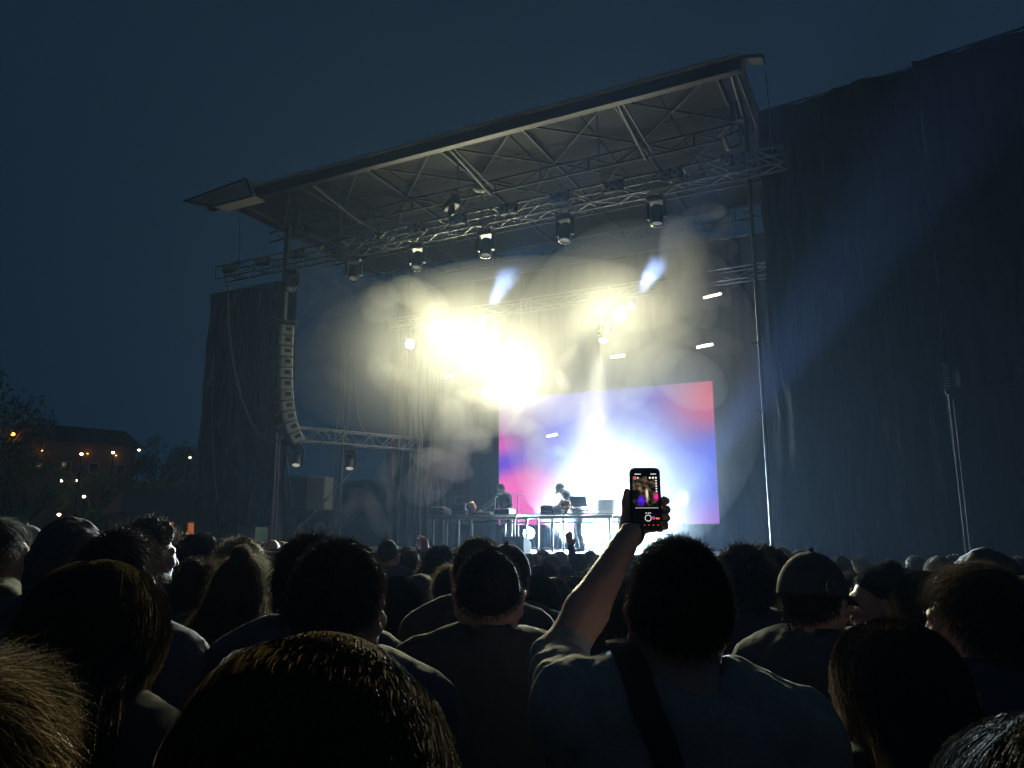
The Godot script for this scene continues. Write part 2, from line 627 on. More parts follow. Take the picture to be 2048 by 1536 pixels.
func build_roof() -> void:
	var a := on_stage(415, 410, 2.7)
	var b := on_stage(1478, 112, 2.7)
	var h := (a.y + b.y) / 2.0
	var root := thing("stage_roof", "large flat stage roof with lit front edge and steel girders beneath", "stage roof", stage_xf(Vector3(-3, h, 0)))
	var dark := black("roof steel", 0.55)
	var pale := mat("zinc steel", lin(0.05, 0.05, 0.054), 0.5, 0.4)
	var skin := mat("roof lining", lin(0.005, 0.006, 0.008), 0.8)
	grain(skin, 0.5, noise_texture("scuffs", 0.03, FastNoiseLite.TYPE_SIMPLEX_SMOOTH, 5, 0.0, tones(0.7, 1.0)))
	var lo := a.x + 3.0
	var hi := b.x + 3.0
	var long := hi - lo
	var mid := (lo + hi) / 2
	box(root, "front_beam", Vector3(long, 0.28, 0.2), Vector3(mid, -0.1, 2.62), dark)
	box(root, "edge_profile", Vector3(long + 0.1, 0.07, 0.09), Vector3(mid, 0.085, 2.74), mat("edge profile", lin(0.5, 0.42, 0.32), 0.5))
	box(root, "edge_cap", Vector3(0.5, 0.09, 0.3), Vector3(hi + 0.24, -0.02, 2.6), pale, Vector3(0, 0, -14))
	for i in 8:
		for j in 4: box(root, "roof_panel", Vector3(long / 8 - 0.03, 0.05, 1.96), Vector3(lo + long * (i + 0.5) / 8, 0.2, 1.62 - j * 1.98), skin, Vector3.ZERO, 0.008)
	for row in [[0.1, 0.34], [-2.6, 0.34], [-5.0, 0.4]]:
		var v: float = row[0]
		var d: float = row[1]
		for y in [-0.02, -0.02 - d]: rod(root, "girder_chord", Vector3(lo, y, v), Vector3(hi - 0.2, y, v), 0.035, pale)
		var n := 22
		for i in n:
			var p := lo + (hi - 0.2 - lo) * i / n
			var q := lo + (hi - 0.2 - lo) * (i + 1) / n
			rod(root, "girder_brace", Vector3(p, -0.02 - (d if i % 2 else 0.0), v), Vector3(q, -0.02 - (0.0 if i % 2 else d), v), 0.02, pale, 6)
			if i % 2: rod(root, "girder_post", Vector3(q, -0.02, v), Vector3(q, -0.02 - d, v), 0.02, pale, 6)
	for i in 7:
		var x := lo + 0.6 + i * (long - 1.2) / 6.0
		var w := (long - 1.2) / 6.0
		rod(root, "purlin", Vector3(x, 0.13, 2.5), Vector3(x, 0.13, -5.9), 0.045, dark, 6)
		if i < 6:
			rod(root, "cross_brace", Vector3(x, 0.08, 2.4), Vector3(x + w, 0.06, 0.1), 0.028, dark, 6)
			rod(root, "cross_brace", Vector3(x + w, 0.08, 2.4), Vector3(x, 0.06, 0.1), 0.028, dark, 6)
			rod(root, "cross_brace", Vector3(x, 0.08, 0.1), Vector3(x + w, 0.06, -2.6), 0.028, dark, 6)
			rod(root, "cross_brace", Vector3(x + w, 0.08, 0.1), Vector3(x, 0.06, -2.6), 0.028, dark, 6)
	for px in [[900, 300, 985, 385], [1237, 205, 1282, 300], [625, 372, 735, 445], [1464, 148, 1492, 255]]:
		var p := on_stage(px[0], px[1], 2.45)
		rod(root, "knee_strut", Vector3(p.x + 3, -0.16, 2.45), Vector3(p.x + 2.92, -0.42, 0.12), 0.05, pale)
		if px[0] != 625: rod(root, "knee_strut", Vector3(p.x + 3.12, -0.16, 2.45), Vector3(p.x + 3.16, -0.4, 0.4), 0.03, pale)
	# the end of the roof on the left: a tilted gutter panel with a frame
	var g := []
	for q in [[368, 402], [428, 412], [505, 392], [492, 357]]: g.append(local_stage(root, on_stage(q[0], q[1], 2.9).x, on_stage(q[0], q[1], 2.9).y, 2.9))
	var s := Shape.new()
	var back := Vector3(0, 0.02, -0.5)
	s.quad(g[0], g[1], g[2], g[3], Vector3(0, -1, 1))
	s.quad(g[0] + back, g[1] + back, g[2] + back, g[3] + back, Vector3(0, 1, -1))
	for i in 4: s.quad(g[i], g[(i + 1) % 4], g[(i + 1) % 4] + back, g[i] + back, g[i] + g[(i + 1) % 4] - g[0] - g[2])
	part(root, "end_panel", s.mesh(), mat("end panel", lin(0.42, 0.38, 0.3), 0.6))
	for i in 4: rod(root, "end_frame", g[i], g[(i + 1) % 4], 0.03, dark)
	for u in [lo + 1.9, hi - 0.35]:
		for v in [0.9, -5.4]: rod(root, "roof_stub", Vector3(u, -0.4, v), Vector3(u, 0.1, v), 0.09, pale)

func build_towers() -> void:
	var pale := mat("zinc steel", lin(0.05, 0.05, 0.054), 0.5, 0.4)
	for row in [[-9.02, 1.0, "pale steel roof leg beside the hanging speaker column"], [4.82, 1.0, "slim steel roof leg at the edge of the wide grey side curtain"], [-8.9, -5.4, "steel roof leg behind the cables at the dark rear corner"], [5.0, -5.4, "steel roof leg behind the large screen near the side curtain"]]:
		var root := thing("roof_leg", row[2], "roof leg", stage_xf(Vector3(row[0], 0, row[1])), "legs that carry the stage roof")
		var top := 11.3
		box(root, "base_plate", Vector3(0.5, 0.04, 0.5), Vector3(0, 0.02, 0), pale)
		if row[0] < 0:
			box(root, "column", Vector3(0.17, top - 0.05, 0.17), Vector3(0, top / 2 + 0.02, 0), pale, Vector3.ZERO, 0.02)
			for i in 14: box(root, "coupling", Vector3(0.1, 0.05, 0.03), Vector3(-0.02, 2.2 + i * 0.6, 0.1), black())
		else:
			rod(root, "column", Vector3(0, 0.04, 0), Vector3(0, top, 0), 0.045, pale)
			for y in [8.9, 7.4, 5.9, 4.4]: rod(root, "bracket", Vector3(-0.16, y, 0.06), Vector3(0.05, y, 0.06), 0.02, pale, 6)

func blinder(root_at: Vector3, label: String, lit := 0.0) -> Node3D:
	var root := thing("blinder_lamp", label, "stage lamp", stage_xf(root_at), "two-cell lamps along the front truss")
	var b := black()
	box(root, "housing", Vector3(0.44, 0.24, 0.16), Vector3.ZERO, b, Vector3.ZERO, 0.02)
	for x in [-0.11, 0.11]:
		part(root, "lens", lathe([[0.0, 0.0], [0.1, 0.0], [0.1, 0.03], [0.085, 0.04], [0.0, 0.028]], 20), mat("lamp glass", lin(0.3, 0.28, 0.26), 0.15), where(x, 0, 0.07, Vector3(90, 0, 0)))
	for x in [-0.235, 0.235]: box(root, "yoke", Vector3(0.02, 0.3, 0.05), Vector3(x, 0.06, -0.02), b)
	return root

func moving_head(at: Vector3, tilt: float, pan: float, label: String, hang := true, size := 1.0, eye := 0.0) -> Node3D:
	var root := thing("moving_head_lamp", label, "stage lamp", stage_xf(at, pan).scaled_local(Vector3.ONE * size), "moving lamps of the stage")
	var b := black("lamp housing", 0.3)
	var up := 1.0 if hang else -1.0
	box(root, "base", Vector3(0.34, 0.12, 0.3), Vector3(0, -0.06 * up, 0), b, Vector3.ZERO, 0.03)
	for x in [-0.17, 0.17]: box(root, "yoke", Vector3(0.055, 0.34, 0.13), Vector3(x, -0.28 * up, 0), b, Vector3.ZERO, 0.025)
	for x in [-0.08, 0.08]: box(root, "clamp", Vector3(0.04, 0.1, 0.06), Vector3(x, 0.05 * up, 0), metal())
	var head := part(root, "head", lathe([[0.0, -0.22], [0.09, -0.21], [0.125, -0.16], [0.135, -0.02], [0.13, 0.1], [0.12, 0.18], [0.105, 0.19]], 22), b, where(0, -0.38 * up, 0, Vector3(tilt, 0, 0)))
	part(head, "lens", lathe([[0.0, 0.182], [0.06, 0.184], [0.1, 0.176], [0.1, 0.165]], 22), glow("lens glow %.2f" % eye, Color(1, 0.98, 0.9), eye) if eye > 0 else mat("pale lens", lin(0.6, 0.6, 0.58), 0.1))
	part(head, "trim_ring", lathe([[0.106, 0.17], [0.13, 0.175], [0.132, 0.2], [0.112, 0.2]], 22), mat("zinc steel", lin(0.05, 0.05, 0.054), 0.5, 0.4))
	return root

func build_trusses() -> void:
	var a := on_stage(440, 560, 1.8)
	var b := on_stage(1570, 325, 1.8)
	var h := 9.5
	var t := thing("lighting_truss", "long aluminium box truss carrying lamps under the roof front", "truss", stage_xf(Vector3(-2.6, h, 1.8)))
	lattice(t, Vector3(a.x + 2.6, 0, 0), Vector3(b.x + 2.6, 0, 0), 0.38, 0.38, 0.52, metal(), 0.026)
	for i in 5:
		var x := a.x + 3.4 + i * 3.9
		rod(t, "hanging_chain", Vector3(x, 0.38, 0), Vector3(x, 2.2, 0.2), 0.012, metal(), 6)
	var k := 0
	for px in [[460, 557], [527, 542], [595, 527], [664, 513], [744, 497], [835, 477], [917, 459], [1018, 435], [1119, 410], [1228, 386], [1343, 357], [1467, 326]]:
		var p := on_stage(px[0], px[1], 2.05)
		blinder(Vector3(p.x, h + 0.2, 2.08), "unlit two-cell blinder lamp on the front truss, %s from the end above the speaker column" % NTH[k])
		k += 1
	k = 0
	for px in [[585, 555], [708, 535], [835, 510], [972, 480], [1130, 450], [1313, 410]]:
		var p := on_stage(px[0], px[1], 1.8)
		moving_head(Vector3(p.x, h - 0.13, 1.8), [150.0, 158.0, 165.0, 172.0, 170.0, 176.0][k], [20.0, 25.0, 10.0, 5.0, -5.0, 0.0][k], "moving head lamp hanging under the front truss, %s from the end above the speaker column" % NTH[k], true, 1.15)
		k += 1
	# fixtures on top of the truss and under the roof
	var q := on_stage(903, 425, 1.8)
	var f := thing("flood_lamp", "boxy flood lamp with pale face standing on top of the truss", "stage lamp", stage_xf(Vector3(q.x, h + 0.5, 1.8), -30))
	box(f, "housing", Vector3(0.5, 0.3, 0.3), Vector3(0, 0.36, 0), black(), Vector3(0, 0, 8), 0.02)
	box(f, "front_glass", Vector3(0.44, 0.14, 0.02), Vector3(0.02, 0.42, 0.16), mat("pale lens", lin(0.6, 0.6, 0.58), 0.1), Vector3(-15, 0, 8))
	box(f, "bracket", Vector3(0.3, 0.24, 0.06), Vector3(0, 0.12, 0), black())
	q = on_stage(1465, 282, 1.2)
	f = thing("flood_lamp", "boxy flood lamp under the roof corner above the truss end", "stage lamp", stage_xf(Vector3(q.x, q.y, 1.2), 25))
	box(f, "housing", Vector3(0.36, 0.34, 0.3), Vector3.ZERO, black(), Vector3(20, 0, 20), 0.03)
	box(f, "front_glass", Vector3(0.26, 0.24, 0.02), Vector3(0, -0.04, 0.15), mat("pale lens", lin(0.6, 0.6, 0.58), 0.1), Vector3(20, 0, 20))
	rod(f, "hanger", Vector3(0, 0.1, 0), Vector3(0, 0.9, 0), 0.025, metal())
	q = on_stage(965, 380, 0.2)
	f = thing("chain_hoist", "small pale chain hoist where a knee strut meets the roof girder", "hoist", stage_xf(Vector3(q.x, q.y, 0.35)))
	box(f, "motor", Vector3(0.34, 0.24, 0.24), Vector3.ZERO, mat("hoist yellow", lin(0.4, 0.38, 0.28), 0.5), Vector3(0, 0, -20), 0.05)
	rod(f, "chain", Vector3(0, -0.1, 0), Vector3(0.1, -0.4, 0), 0.015, metal())
	# rear truss with the bright lamps
	t = thing("rear_truss", "aluminium truss in the smoke holding the bright back lamps", "truss", stage_xf(Vector3(-2.6, 9.1, -4.2)))
	lattice(t, Vector3(-6.4, 0, 0), Vector3(7.0, 0, 0), 0.36, 0.36, 0.9, metal(), 0.026)
	# side truss on the left, running upstage
	var s0 := on_stage(582, 870, 0.4)
	var s1 := at_height(832, 898, s0.y - 0.1)
	var w0 := st(s0.x, s0.y - 0.16, 0.4)
	var w1 := Vector3(s1.x, s0.y - 0.16, s1.z)
	t = thing("side_truss", "short aluminium truss beside the speaker column holding two lamps", "truss", Transform3D(Basis(), w0))
	lattice(t, Vector3.ZERO, w1 - w0, 0.4, 0.4, 0.42, metal(), 0.028)
	for row in [[0.05, "small moving lamp under the side truss end nearest the speaker column"], [0.45, "small moving lamp under the middle of the side truss"]]:
		var at := w0.lerp(w1, row[0]) - stage_at
		moving_head(Vector3(at.dot(along), at.y - 0.12, at.dot(front)), 152, 35, row[1], true, 1.15, 0.25)
	for x in [0.3, 0.96]:
		var p := w0.lerp(w1, x)
		var l := thing("truss_mast", "thin mast holding up the side truss" if x > 0.5 else "thin mast behind the speaker stack under the side truss", "mast", Transform3D(Basis(), Vector3(p.x, DECK, p.z)))
		rod(l, "tube", Vector3(0.32, 0, -0.2), Vector3(0.32, p.y - DECK + 0.6, -0.2), 0.035, metal())
		box(l, "foot", Vector3(0.4, 0.03, 0.4), Vector3(0.32, 0.015, -0.2), black())

func build_sound() -> void:
	# the hanging column of loudspeakers, curving in towards its foot
	var top := on_stage(567, 655, 1.9)
	var root := thing("line_array", "tall curved column of beige loudspeakers hanging beside the stage leg", "loudspeaker", stage_xf(Vector3(top.x, top.y, 1.9), -34))
	var skin := mat("beige cabinet", lin(0.34, 0.32, 0.24), 0.55)
	grain(skin, 2.0, noise_texture("scuffs", 0.03, FastNoiseLite.TYPE_SIMPLEX_SMOOTH, 5, 0.0, tones(0.7, 1.0)))
	var p := Vector3.ZERO
	box(root, "bumper", Vector3(0.7, 0.08, 0.6), Vector3(0, 0.12, 0), metal())
	rod(root, "hanging_chain", Vector3(0, 0.1, 0), Vector3(0, 9.5 - top.y, 0), 0.02, metal(), 6)
	var lean := 0.0
	for i in 11:
		lean += [0.4, 0.5, 0.6, 0.8, 1.0, 1.4, 2.0, 3.2, 5.0, 7.0, 8.0][i]
		var t := Basis(Vector3.RIGHT, deg_to_rad(lean))
		var mid := p + t * Vector3(0, -0.155, 0)
		var c := part(root, "cabinet", box_mesh(Vector3(0.82, 0.28, 0.42), 0.02), skin, Transform3D(t, mid))
		box(c, "grille", Vector3(0.76, 0.25, 0.02), Vector3(0, 0, 0.22), black("grille", 0.8))
		for x in [-1, 1]:
			box(c, "side_handle", Vector3(0.02, 0.1, 0.16), Vector3(x * 0.412, 0.02, -0.06), black())
			box(c, "rigging_plate", Vector3(0.016, 0.3, 0.05), Vector3(x * 0.416, 0, 0.15), metal())
		p += t * Vector3(0, -0.31, 0)
	var spk := on_stage(625, 955, -1.0)
	var s2 := on_stage(655, 1020, -1.0)
	var cab := thing("speaker_cabinet", "tall grey loudspeaker cabinet standing on a dark cabinet by the cables", "loudspeaker", stage_xf(Vector3((spk.x + s2.x) / 2, s2.y, -1.0), 15))
	box(cab, "cabinet", Vector3(0.62, spk.y - s2.y, 0.6), Vector3(0, (spk.y - s2.y) / 2, 0), mat("grey cabinet", lin(0.2, 0.2, 0.17), 0.6), Vector3.ZERO, 0.02)
	box(cab, "grille", Vector3(0.56, spk.y - s2.y - 0.08, 0.02), Vector3(0, (spk.y - s2.y) / 2, 0.31), mat("grey grille", lin(0.14, 0.14, 0.12), 0.7))
	var sub := thing("bass_cabinet", "wide dark bass cabinet under the tall grey loudspeaker", "loudspeaker", stage_xf(Vector3((spk.x + s2.x) / 2, DECK, -1.0), 15))
	box(sub, "cabinet", Vector3(1.1, s2.y - DECK - 0.01, 0.8), Vector3(0, (s2.y - DECK) / 2, 0), black("bass cabinet", 0.6), Vector3.ZERO, 0.02)
	for x in [-0.26, 0.26]: part(sub, "cone", lathe([[0.0, 0.0], [0.1, 0.01], [0.2, 0.04], [0.23, 0.04]], 24), mat("grey grille", lin(0.14, 0.14, 0.12), 0.7), where(x, (s2.y - DECK) / 2, 0.405, Vector3(90, 0, 0)))
	var g0 := on_stage(490, 1052, 1.6)
	var g1 := on_stage(523, 1080, 1.6)
	var box_ := thing("flight_case", "small case with green face and pale metal edges beside the stage leg", "case", stage_xf(Vector3((g0.x + g1.x) / 2, 0, 1.6)))
	var green := mat("green case", lin(0.16, 0.3, 0.2), 0.5)
	box(box_, "shell", Vector3(0.62, g0.y - 0.04, 0.5), Vector3(0, g0.y / 2 - 0.02, 0), green)
	for x in [-0.31, 0.31]:
		for z in [-0.25, 0.25]: box(box_, "corner_rail", Vector3(0.04, g0.y, 0.04), Vector3(x, g0.y / 2, z), metal())
	for z in [-0.25, 0.25]: box(box_, "top_rail", Vector3(0.58, 0.04, 0.04), Vector3(0, g0.y - 0.02, z), metal())
	var w := on_stage(1035, 1090, 1.5)
	var wedge := thing("floor_monitor", "black wedge floor monitor at the stage front between the tables", "loudspeaker", stage_xf(Vector3(w.x, DECK, 1.5), 180))
	var sh := Shape.new()
	var pr := [Vector3(-0.26, 0, -0.2), Vector3(-0.26, 0, 0.2), Vector3(-0.26, 0.22, 0.2), Vector3(-0.26, 0.36, -0.06), Vector3(-0.26, 0.36, -0.2)]
	for i in 5:
		var n: Vector3 = (pr[i] + pr[(i + 1) % 5]) / 2 - Vector3(-0.26, 0.16, 0)
		sh.quad(pr[i], pr[(i + 1) % 5], pr[(i + 1) % 5] + Vector3(0.52, 0, 0), pr[i] + Vector3(0.52, 0, 0), n)
	for x in [0.0, 0.52]:
		for i in [1, 2, 3]: sh.tri(pr[0] + Vector3(x, 0, 0), pr[i] + Vector3(x, 0, 0), pr[i + 1] + Vector3(x, 0, 0), Vector3(x - 0.26, 0, 0))
	part(wedge, "cabinet", sh.mesh(), black("monitor box", 0.7))
	box(wedge, "grille", Vector3(0.46, 0.02, 0.24), Vector3(0, 0.3, 0.075), black("grille", 0.8), Vector3(28, 0, 0))

func build_curtains() -> void:
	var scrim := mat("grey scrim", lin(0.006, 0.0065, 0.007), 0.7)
	grain(scrim, 1.2, noise_texture("scuffs", 0.03, FastNoiseLite.TYPE_SIMPLEX_SMOOTH, 5, 0.0, tones(0.7, 1.0)), noise_texture("weave bump", 0.08, FastNoiseLite.TYPE_SIMPLEX_SMOOTH, 4, 5.0), 0.4)
	var film := mat("black film", lin(0.02, 0.02, 0.021), 0.3)
	grain(film, 1.2, null, noise_texture("weave bump", 0.08, FastNoiseLite.TYPE_SIMPLEX_SMOOTH, 4, 5.0), 0.25)
	var velvet := mat("black backdrop cloth", lin(0.016, 0.018, 0.022), 0.95)
	var back := thing("backdrop_curtain", "black backdrop curtain closing the rear of the stage behind the screen", "curtain", stage_xf(Vector3(-9.6, DECK, -5.7)))
	part(back, "cloth", pleats(15.6, 9.6, 4, 0.18, 220, 10), velvet)
	rod(back, "rail", Vector3(0, 9.62, 0), Vector3(15.6, 9.62, 0), 0.03, metal())
	var a := on_stage(388, 1000, 0.0)
	var left := thing("wing_curtain", "glossy black film curtain hanging outside the stage leg with the loudspeaker column", "curtain", stage_xf(Vector3(a.x, 0.3, 0.0), 0), "curtains at the sides of the stage")
	part(left, "cloth", pleats(-9.4 - a.x, 9.6, 11, 0.26, 150, 40, 0.9, 0.1), film)
	rod(left, "rail", Vector3(0, 9.62, 0), Vector3(-9.4 - a.x, 9.62, 0), 0.03, metal())
	var inner := thing("wing_curtain", "black film curtain gathered behind the side truss and its cables", "curtain", stage_xf(Vector3(-9.3, DECK, -4.8), 0), "curtains at the sides of the stage")
	part(inner, "cloth", pleats(2.6, 8.0, 31, 0.25, 90, 30, 1.2, 0.1), film)
	rod(inner, "rail", Vector3(0, 8.02, 0), Vector3(2.6, 8.02, 0), 0.03, metal())
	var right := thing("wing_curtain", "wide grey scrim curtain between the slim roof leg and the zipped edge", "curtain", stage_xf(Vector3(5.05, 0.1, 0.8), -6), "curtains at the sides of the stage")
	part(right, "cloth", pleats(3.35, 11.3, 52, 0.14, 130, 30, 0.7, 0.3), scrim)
	rod(right, "rail", Vector3(0, 11.32, 0), Vector3(3.35, 11.32, 0), 0.03, metal())
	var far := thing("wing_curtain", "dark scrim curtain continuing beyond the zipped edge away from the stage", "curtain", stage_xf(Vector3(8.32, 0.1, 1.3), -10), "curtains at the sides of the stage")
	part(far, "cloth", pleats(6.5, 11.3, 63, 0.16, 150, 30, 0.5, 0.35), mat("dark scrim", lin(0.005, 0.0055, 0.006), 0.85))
	rod(far, "rail", Vector3(0, 11.32, 0), Vector3(6.5, 11.32, 0), 0.03, metal())
	var z := thing("zip_edge", "shiny ribbed zip edge joining the two scrim curtains", "curtain edge", stage_xf(Vector3(8.3, 0.1, 1.36)))
	var pts := []
	for i in 14: pts.append(Vector3(sin(i * 0.9) * 0.03 - i * 0.004, 0.3 + i * 0.72, 0.03 + 0.02 * sin(i * 1.7)))
	var tape := curve(pts, 6)
	part(z, "tape", sweep(tape, 0.05, 8, 0.35), film)
	for i in 70:
		var y := 1.3 + i * 0.052
		box(z, "tooth", Vector3(0.085, 0.02, 0.02), Vector3(sin((y - 0.3) / 0.72 * 0.9) * 0.03 - (y - 0.3) / 0.72 * 0.004, y, 0.075), mat("zip teeth", lin(0.5, 0.5, 0.44), 0.3, 0.4), Vector3.ZERO, 0.004)
	var m := on_stage(1892, 793, 2.6)
	var hut := thing("container", "dark container standing before the far scrim with flat top", "container", stage_xf(Vector3(m.x + 1.6, 0, 2.7), -10))
	var paint := black("container paint", 0.7)
	box(hut, "body", Vector3(3.0, m.y - 0.05, 1.4), Vector3(0, m.y / 2, 0), paint)
	for i in 12: box(hut, "rib", Vector3(0.1, m.y - 0.3, 0.04), Vector3(-1.38 + i * 0.25, m.y / 2, 0.715), paint)
	box(hut, "top_rail", Vector3(3.06, 0.1, 1.46), Vector3(0, m.y, 0), paint)

func build_screen() -> void:
	var tl := on_stage(1000, 800, -4.2)
	var br := on_stage(1440, 1047, -4.2)
	var wide := br.x - tl.x
	var high := tl.y - br.y
	var root := thing("led_screen", "large upright video screen glowing pink and violet behind the performers", "screen", stage_xf(Vector3((tl.x + br.x) / 2, DECK, -4.2)))
	var w := 256
	var h := 144
	var im := Image.create(w, h, false, Image.FORMAT_RGB8)
	var pink := Color(1.0, 0.42, 0.78)
	var rose := Color(0.98, 0.30, 0.45)
	var blue := Color(0.22, 0.20, 0.9)
	var plum := Color(0.42, 0.16, 0.62)
	for y in h:
		for x in w:
			var u := x / float(w)
			var t := y / float(h)
			var c := plum.lerp(blue, smoothstep(0.0, 0.35, u))
			c = c.lerp(pink, smoothstep(0.25, -0.15, (u * 1.25 - 0.15) - (t - 0.45)))           # the pink wedge at the lower left
			c = c.lerp(blue, 0.75 * smoothstep(0.16, 0.0, absf(t - 0.52 + u * 0.35)) * smoothstep(0.4, 0.0, u))
			var k := smoothstep(0.62, 1.0, u) * smoothstep(0.62, 0.1, t)
			c = c.lerp(rose, k)
			c = c.lerp(blue, 0.8 * smoothstep(0.2, 0.0, absf(t - 0.56 + (u - 0.85) * 0.5)) * smoothstep(0.5, 0.85, u))
			c = c.lerp(pink, 0.6 * smoothstep(0.72, 1.0, t) * smoothstep(0.6, 1.0, u))
			c = c.lerp(Color(0.5, 0.4, 0.85), 0.5 * smoothstep(0.35, 0.5, u) * smoothstep(0.8, 0.6, u))
			im.set_pixel(x, y, c)
	var m := StandardMaterial3D.new()
	m.resource_name = "screen picture"
	m.albedo_color = Color(0.02, 0.02, 0.02)
	m.roughness = 0.6
	m.emission_enabled = true
	m.emission_operator = BaseMaterial3D.EMISSION_OP_MULTIPLY
	m.emission = Color.WHITE
	m.emission_texture = ImageTexture.create_from_image(im)
	m.emission_energy_multiplier = SCREEN_GLOW
	var pic := QuadMesh.new()
	pic.size = Vector2(wide, high)
	var mid := br.y - DECK + high / 2
	part(root, "display", pic, m, where(0, mid, 0.062))
	box(root, "frame", Vector3(wide + 0.04, high + 0.04, 0.12), Vector3(0, mid, 0), black())
	for x in [-0.42, -0.14, 0.14, 0.42]:
		rod(root, "support_leg", Vector3(x * wide, 0, -0.25), Vector3(x * wide, mid + high * 0.45, -0.12), 0.035, metal())
	var l := AreaLight3D.new()
	l.name = "screen_light"
	l.area_size = Vector2(wide, high)
	l.light_color = Color(0.75, 0.45, 0.95)
	l.light_energy = SCREEN_LIGHT
	l.area_range = 40.0
	l.shadow_enabled = true
	root.add_child(l)
	l.transform = Transform3D(Basis(Vector3.UP, PI), Vector3(0, mid, 0.1))

func build_cables() -> void:
	var m := mat("cable rubber", lin(0.1, 0.1, 0.085), 0.45)
	var s := on_stage(455, 585, 1.7)
	var list := [
		["cable", "long slack cable looping from the truss end to the speaker column", [[455, 570, 1.7], [460, 680, 1.7], [478, 780, 1.7], [505, 850, 1.7], [530, 878, 1.7], [556, 880, 1.7], [580, 862, 1.5], [592, 856, 1.0]], 0.03],
		["cable", "thin cable hanging straight before the glossy wing curtain", [[428, 700, 0.35], [424, 850, 0.35], [432, 980, 0.35], [441, 1030, 0.35], [441, 1062, 0.35]], 0.018],
		["cable", "vertical cable beside the masts above the side truss, farthest from the smoke", [[683, 690, -2.6], [680, 800, -2.6], [673, 860, -2.6], [662, 1000, -2.6], [660, 1062, -2.6]], 0.022],
		["cable", "middle one of three vertical cables crossing the side truss", [[691, 690, -2.7], [687, 800, -2.7], [684, 860, -2.7], [668, 1000, -2.7], [664, 1062, -2.7]], 0.022],
		["cable", "vertical cable beside the bundled film curtain above the side truss", [[700, 690, -2.8], [698, 800, -2.8], [690, 900, -2.8], [676, 1000, -2.8], [670, 1062, -2.8]], 0.018],
		["cable", "curved cable slung over the bundled film curtain", [[705, 720, -2.9], [712, 800, -2.9], [722, 850, -2.9], [745, 880, -2.9], [800, 900, -2.9]], 0.022],
		["cable", "thin cable hanging between the speaker column and the grey loudspeaker", [[572, 900, -0.3], [580, 960, -0.3], [586, 1015, -0.3]], 0.014],
	]
	for row in list:
		var pts := []
		var o := Vector3.ZERO
		for q in row[2]:
			var p := on_stage(q[0], q[1], q[2])
			var w := st(p.x, p.y, p.z)
			if pts.is_empty(): o = w
			pts.append(w - o)
		tag(part(self, row[0], sweep(curve(pts, 8), row[3], 7), m, Transform3D(Basis(), o)), row[1], "cable", "cables hanging at the stage side")
	# the tensioned guy line
	var a := on_stage(728, 918, -0.6)
	var b := on_stage(572, 1085, 1.2)
	var wa := st(a.x, a.y, -0.6)
	var wb := st(b.x, b.y, 1.2)
	var g := thing("guy_line", "taut chain and strap running from the side truss down to the ground", "guy line", Transform3D(Basis(), wb))
	var d := wa - wb
	rod(g, "wire", d * 0.5, d, 0.018, metal())
	var beads := int(d.length() * 0.5 / 0.13)
	var ring := TorusMesh.new()
	ring.inner_radius = 0.02
	ring.outer_radius = 0.045
	ring.rings = 12
	ring.ring_segments = 6
	for i in beads:
		var y := d.normalized()
		var x := y.cross(Vector3.RIGHT).normalized()
		var t := Basis(x, y, x.cross(y)).rotated(y, PI / 2 * (i % 2))
		part(g, "chain_link", ring, metal(), Transform3D(t * Basis(Vector3.RIGHT, PI / 2) * Basis.from_scale(Vector3(0.8, 1.0, 1.5)), d * 0.5 * (i + 0.5) / beads))
	part(g, "turnbuckle", sweep(PackedVector3Array([d * 0.47, d * 0.49, d * 0.52, d * 0.54]), [0.015, 0.05, 0.05, 0.015], 8), metal())
	# the side mast that stands beside the loudspeaker column and its rope
	var p0 := on_stage(551, 1080, 1.35)
	var p1 := on_stage(568, 650, 1.35)
	var mast := thing("speaker_mast", "slim pale mast with rope standing against the speaker column", "mast", stage_xf(Vector3(p0.x, 0, 1.35)))
	rod(mast, "tube", Vector3(0, 0, 0), Vector3(p1.x - p0.x, 9.4, 0), 0.04, mat("zinc steel", lin(0.05, 0.05, 0.054), 0.5, 0.4))
	rod(mast, "rope", Vector3(0.1, 0.1, 0.1), Vector3(p1.x - p0.x + 0.1, 9.4, 0.1), 0.012, m, 6)
	box(mast, "foot", Vector3(0.4, 0.04, 0.4), Vector3(0, 0.02, 0), black())

# ---------------------------------------------------------------- people: local axes x to their right, y up, facing -z; 1.75 m tall
const SKULL := Vector3(0.078, 0.1, 0.1)
const HEAD_Y := 1.6
const SKULL_AT := Vector3(0, 0.02, 0.015)

func standing(changes := {}) -> Dictionary:
	var p := {
		"head": Transform3D(Basis(), Vector3(0, HEAD_Y, -0.005)), "neck": Vector3(0, 1.475, 0.025), "chest": Vector3(0, 1.31, 0.0), "waist": Vector3(0, 1.08, 0.0), "pelvis": Vector3(0, 0.95, 0.01),
		"sh": [Vector3(-0.178, 1.415, 0.015), Vector3(0.178, 1.415, 0.015)], "el": [Vector3(-0.235, 1.13, 0.045), Vector3(0.235, 1.13, 0.045)], "wr": [Vector3(-0.225, 0.885, -0.03), Vector3(0.225, 0.885, -0.03)],
		"kn": [Vector3(-0.1, 0.5, -0.01), Vector3(0.1, 0.5, -0.01)], "an": [Vector3(-0.115, 0.085, 0.03), Vector3(0.115, 0.085, 0.03)], "wide": 1.0, "girl": false,
	}
	p.merge(changes, true)
	return p

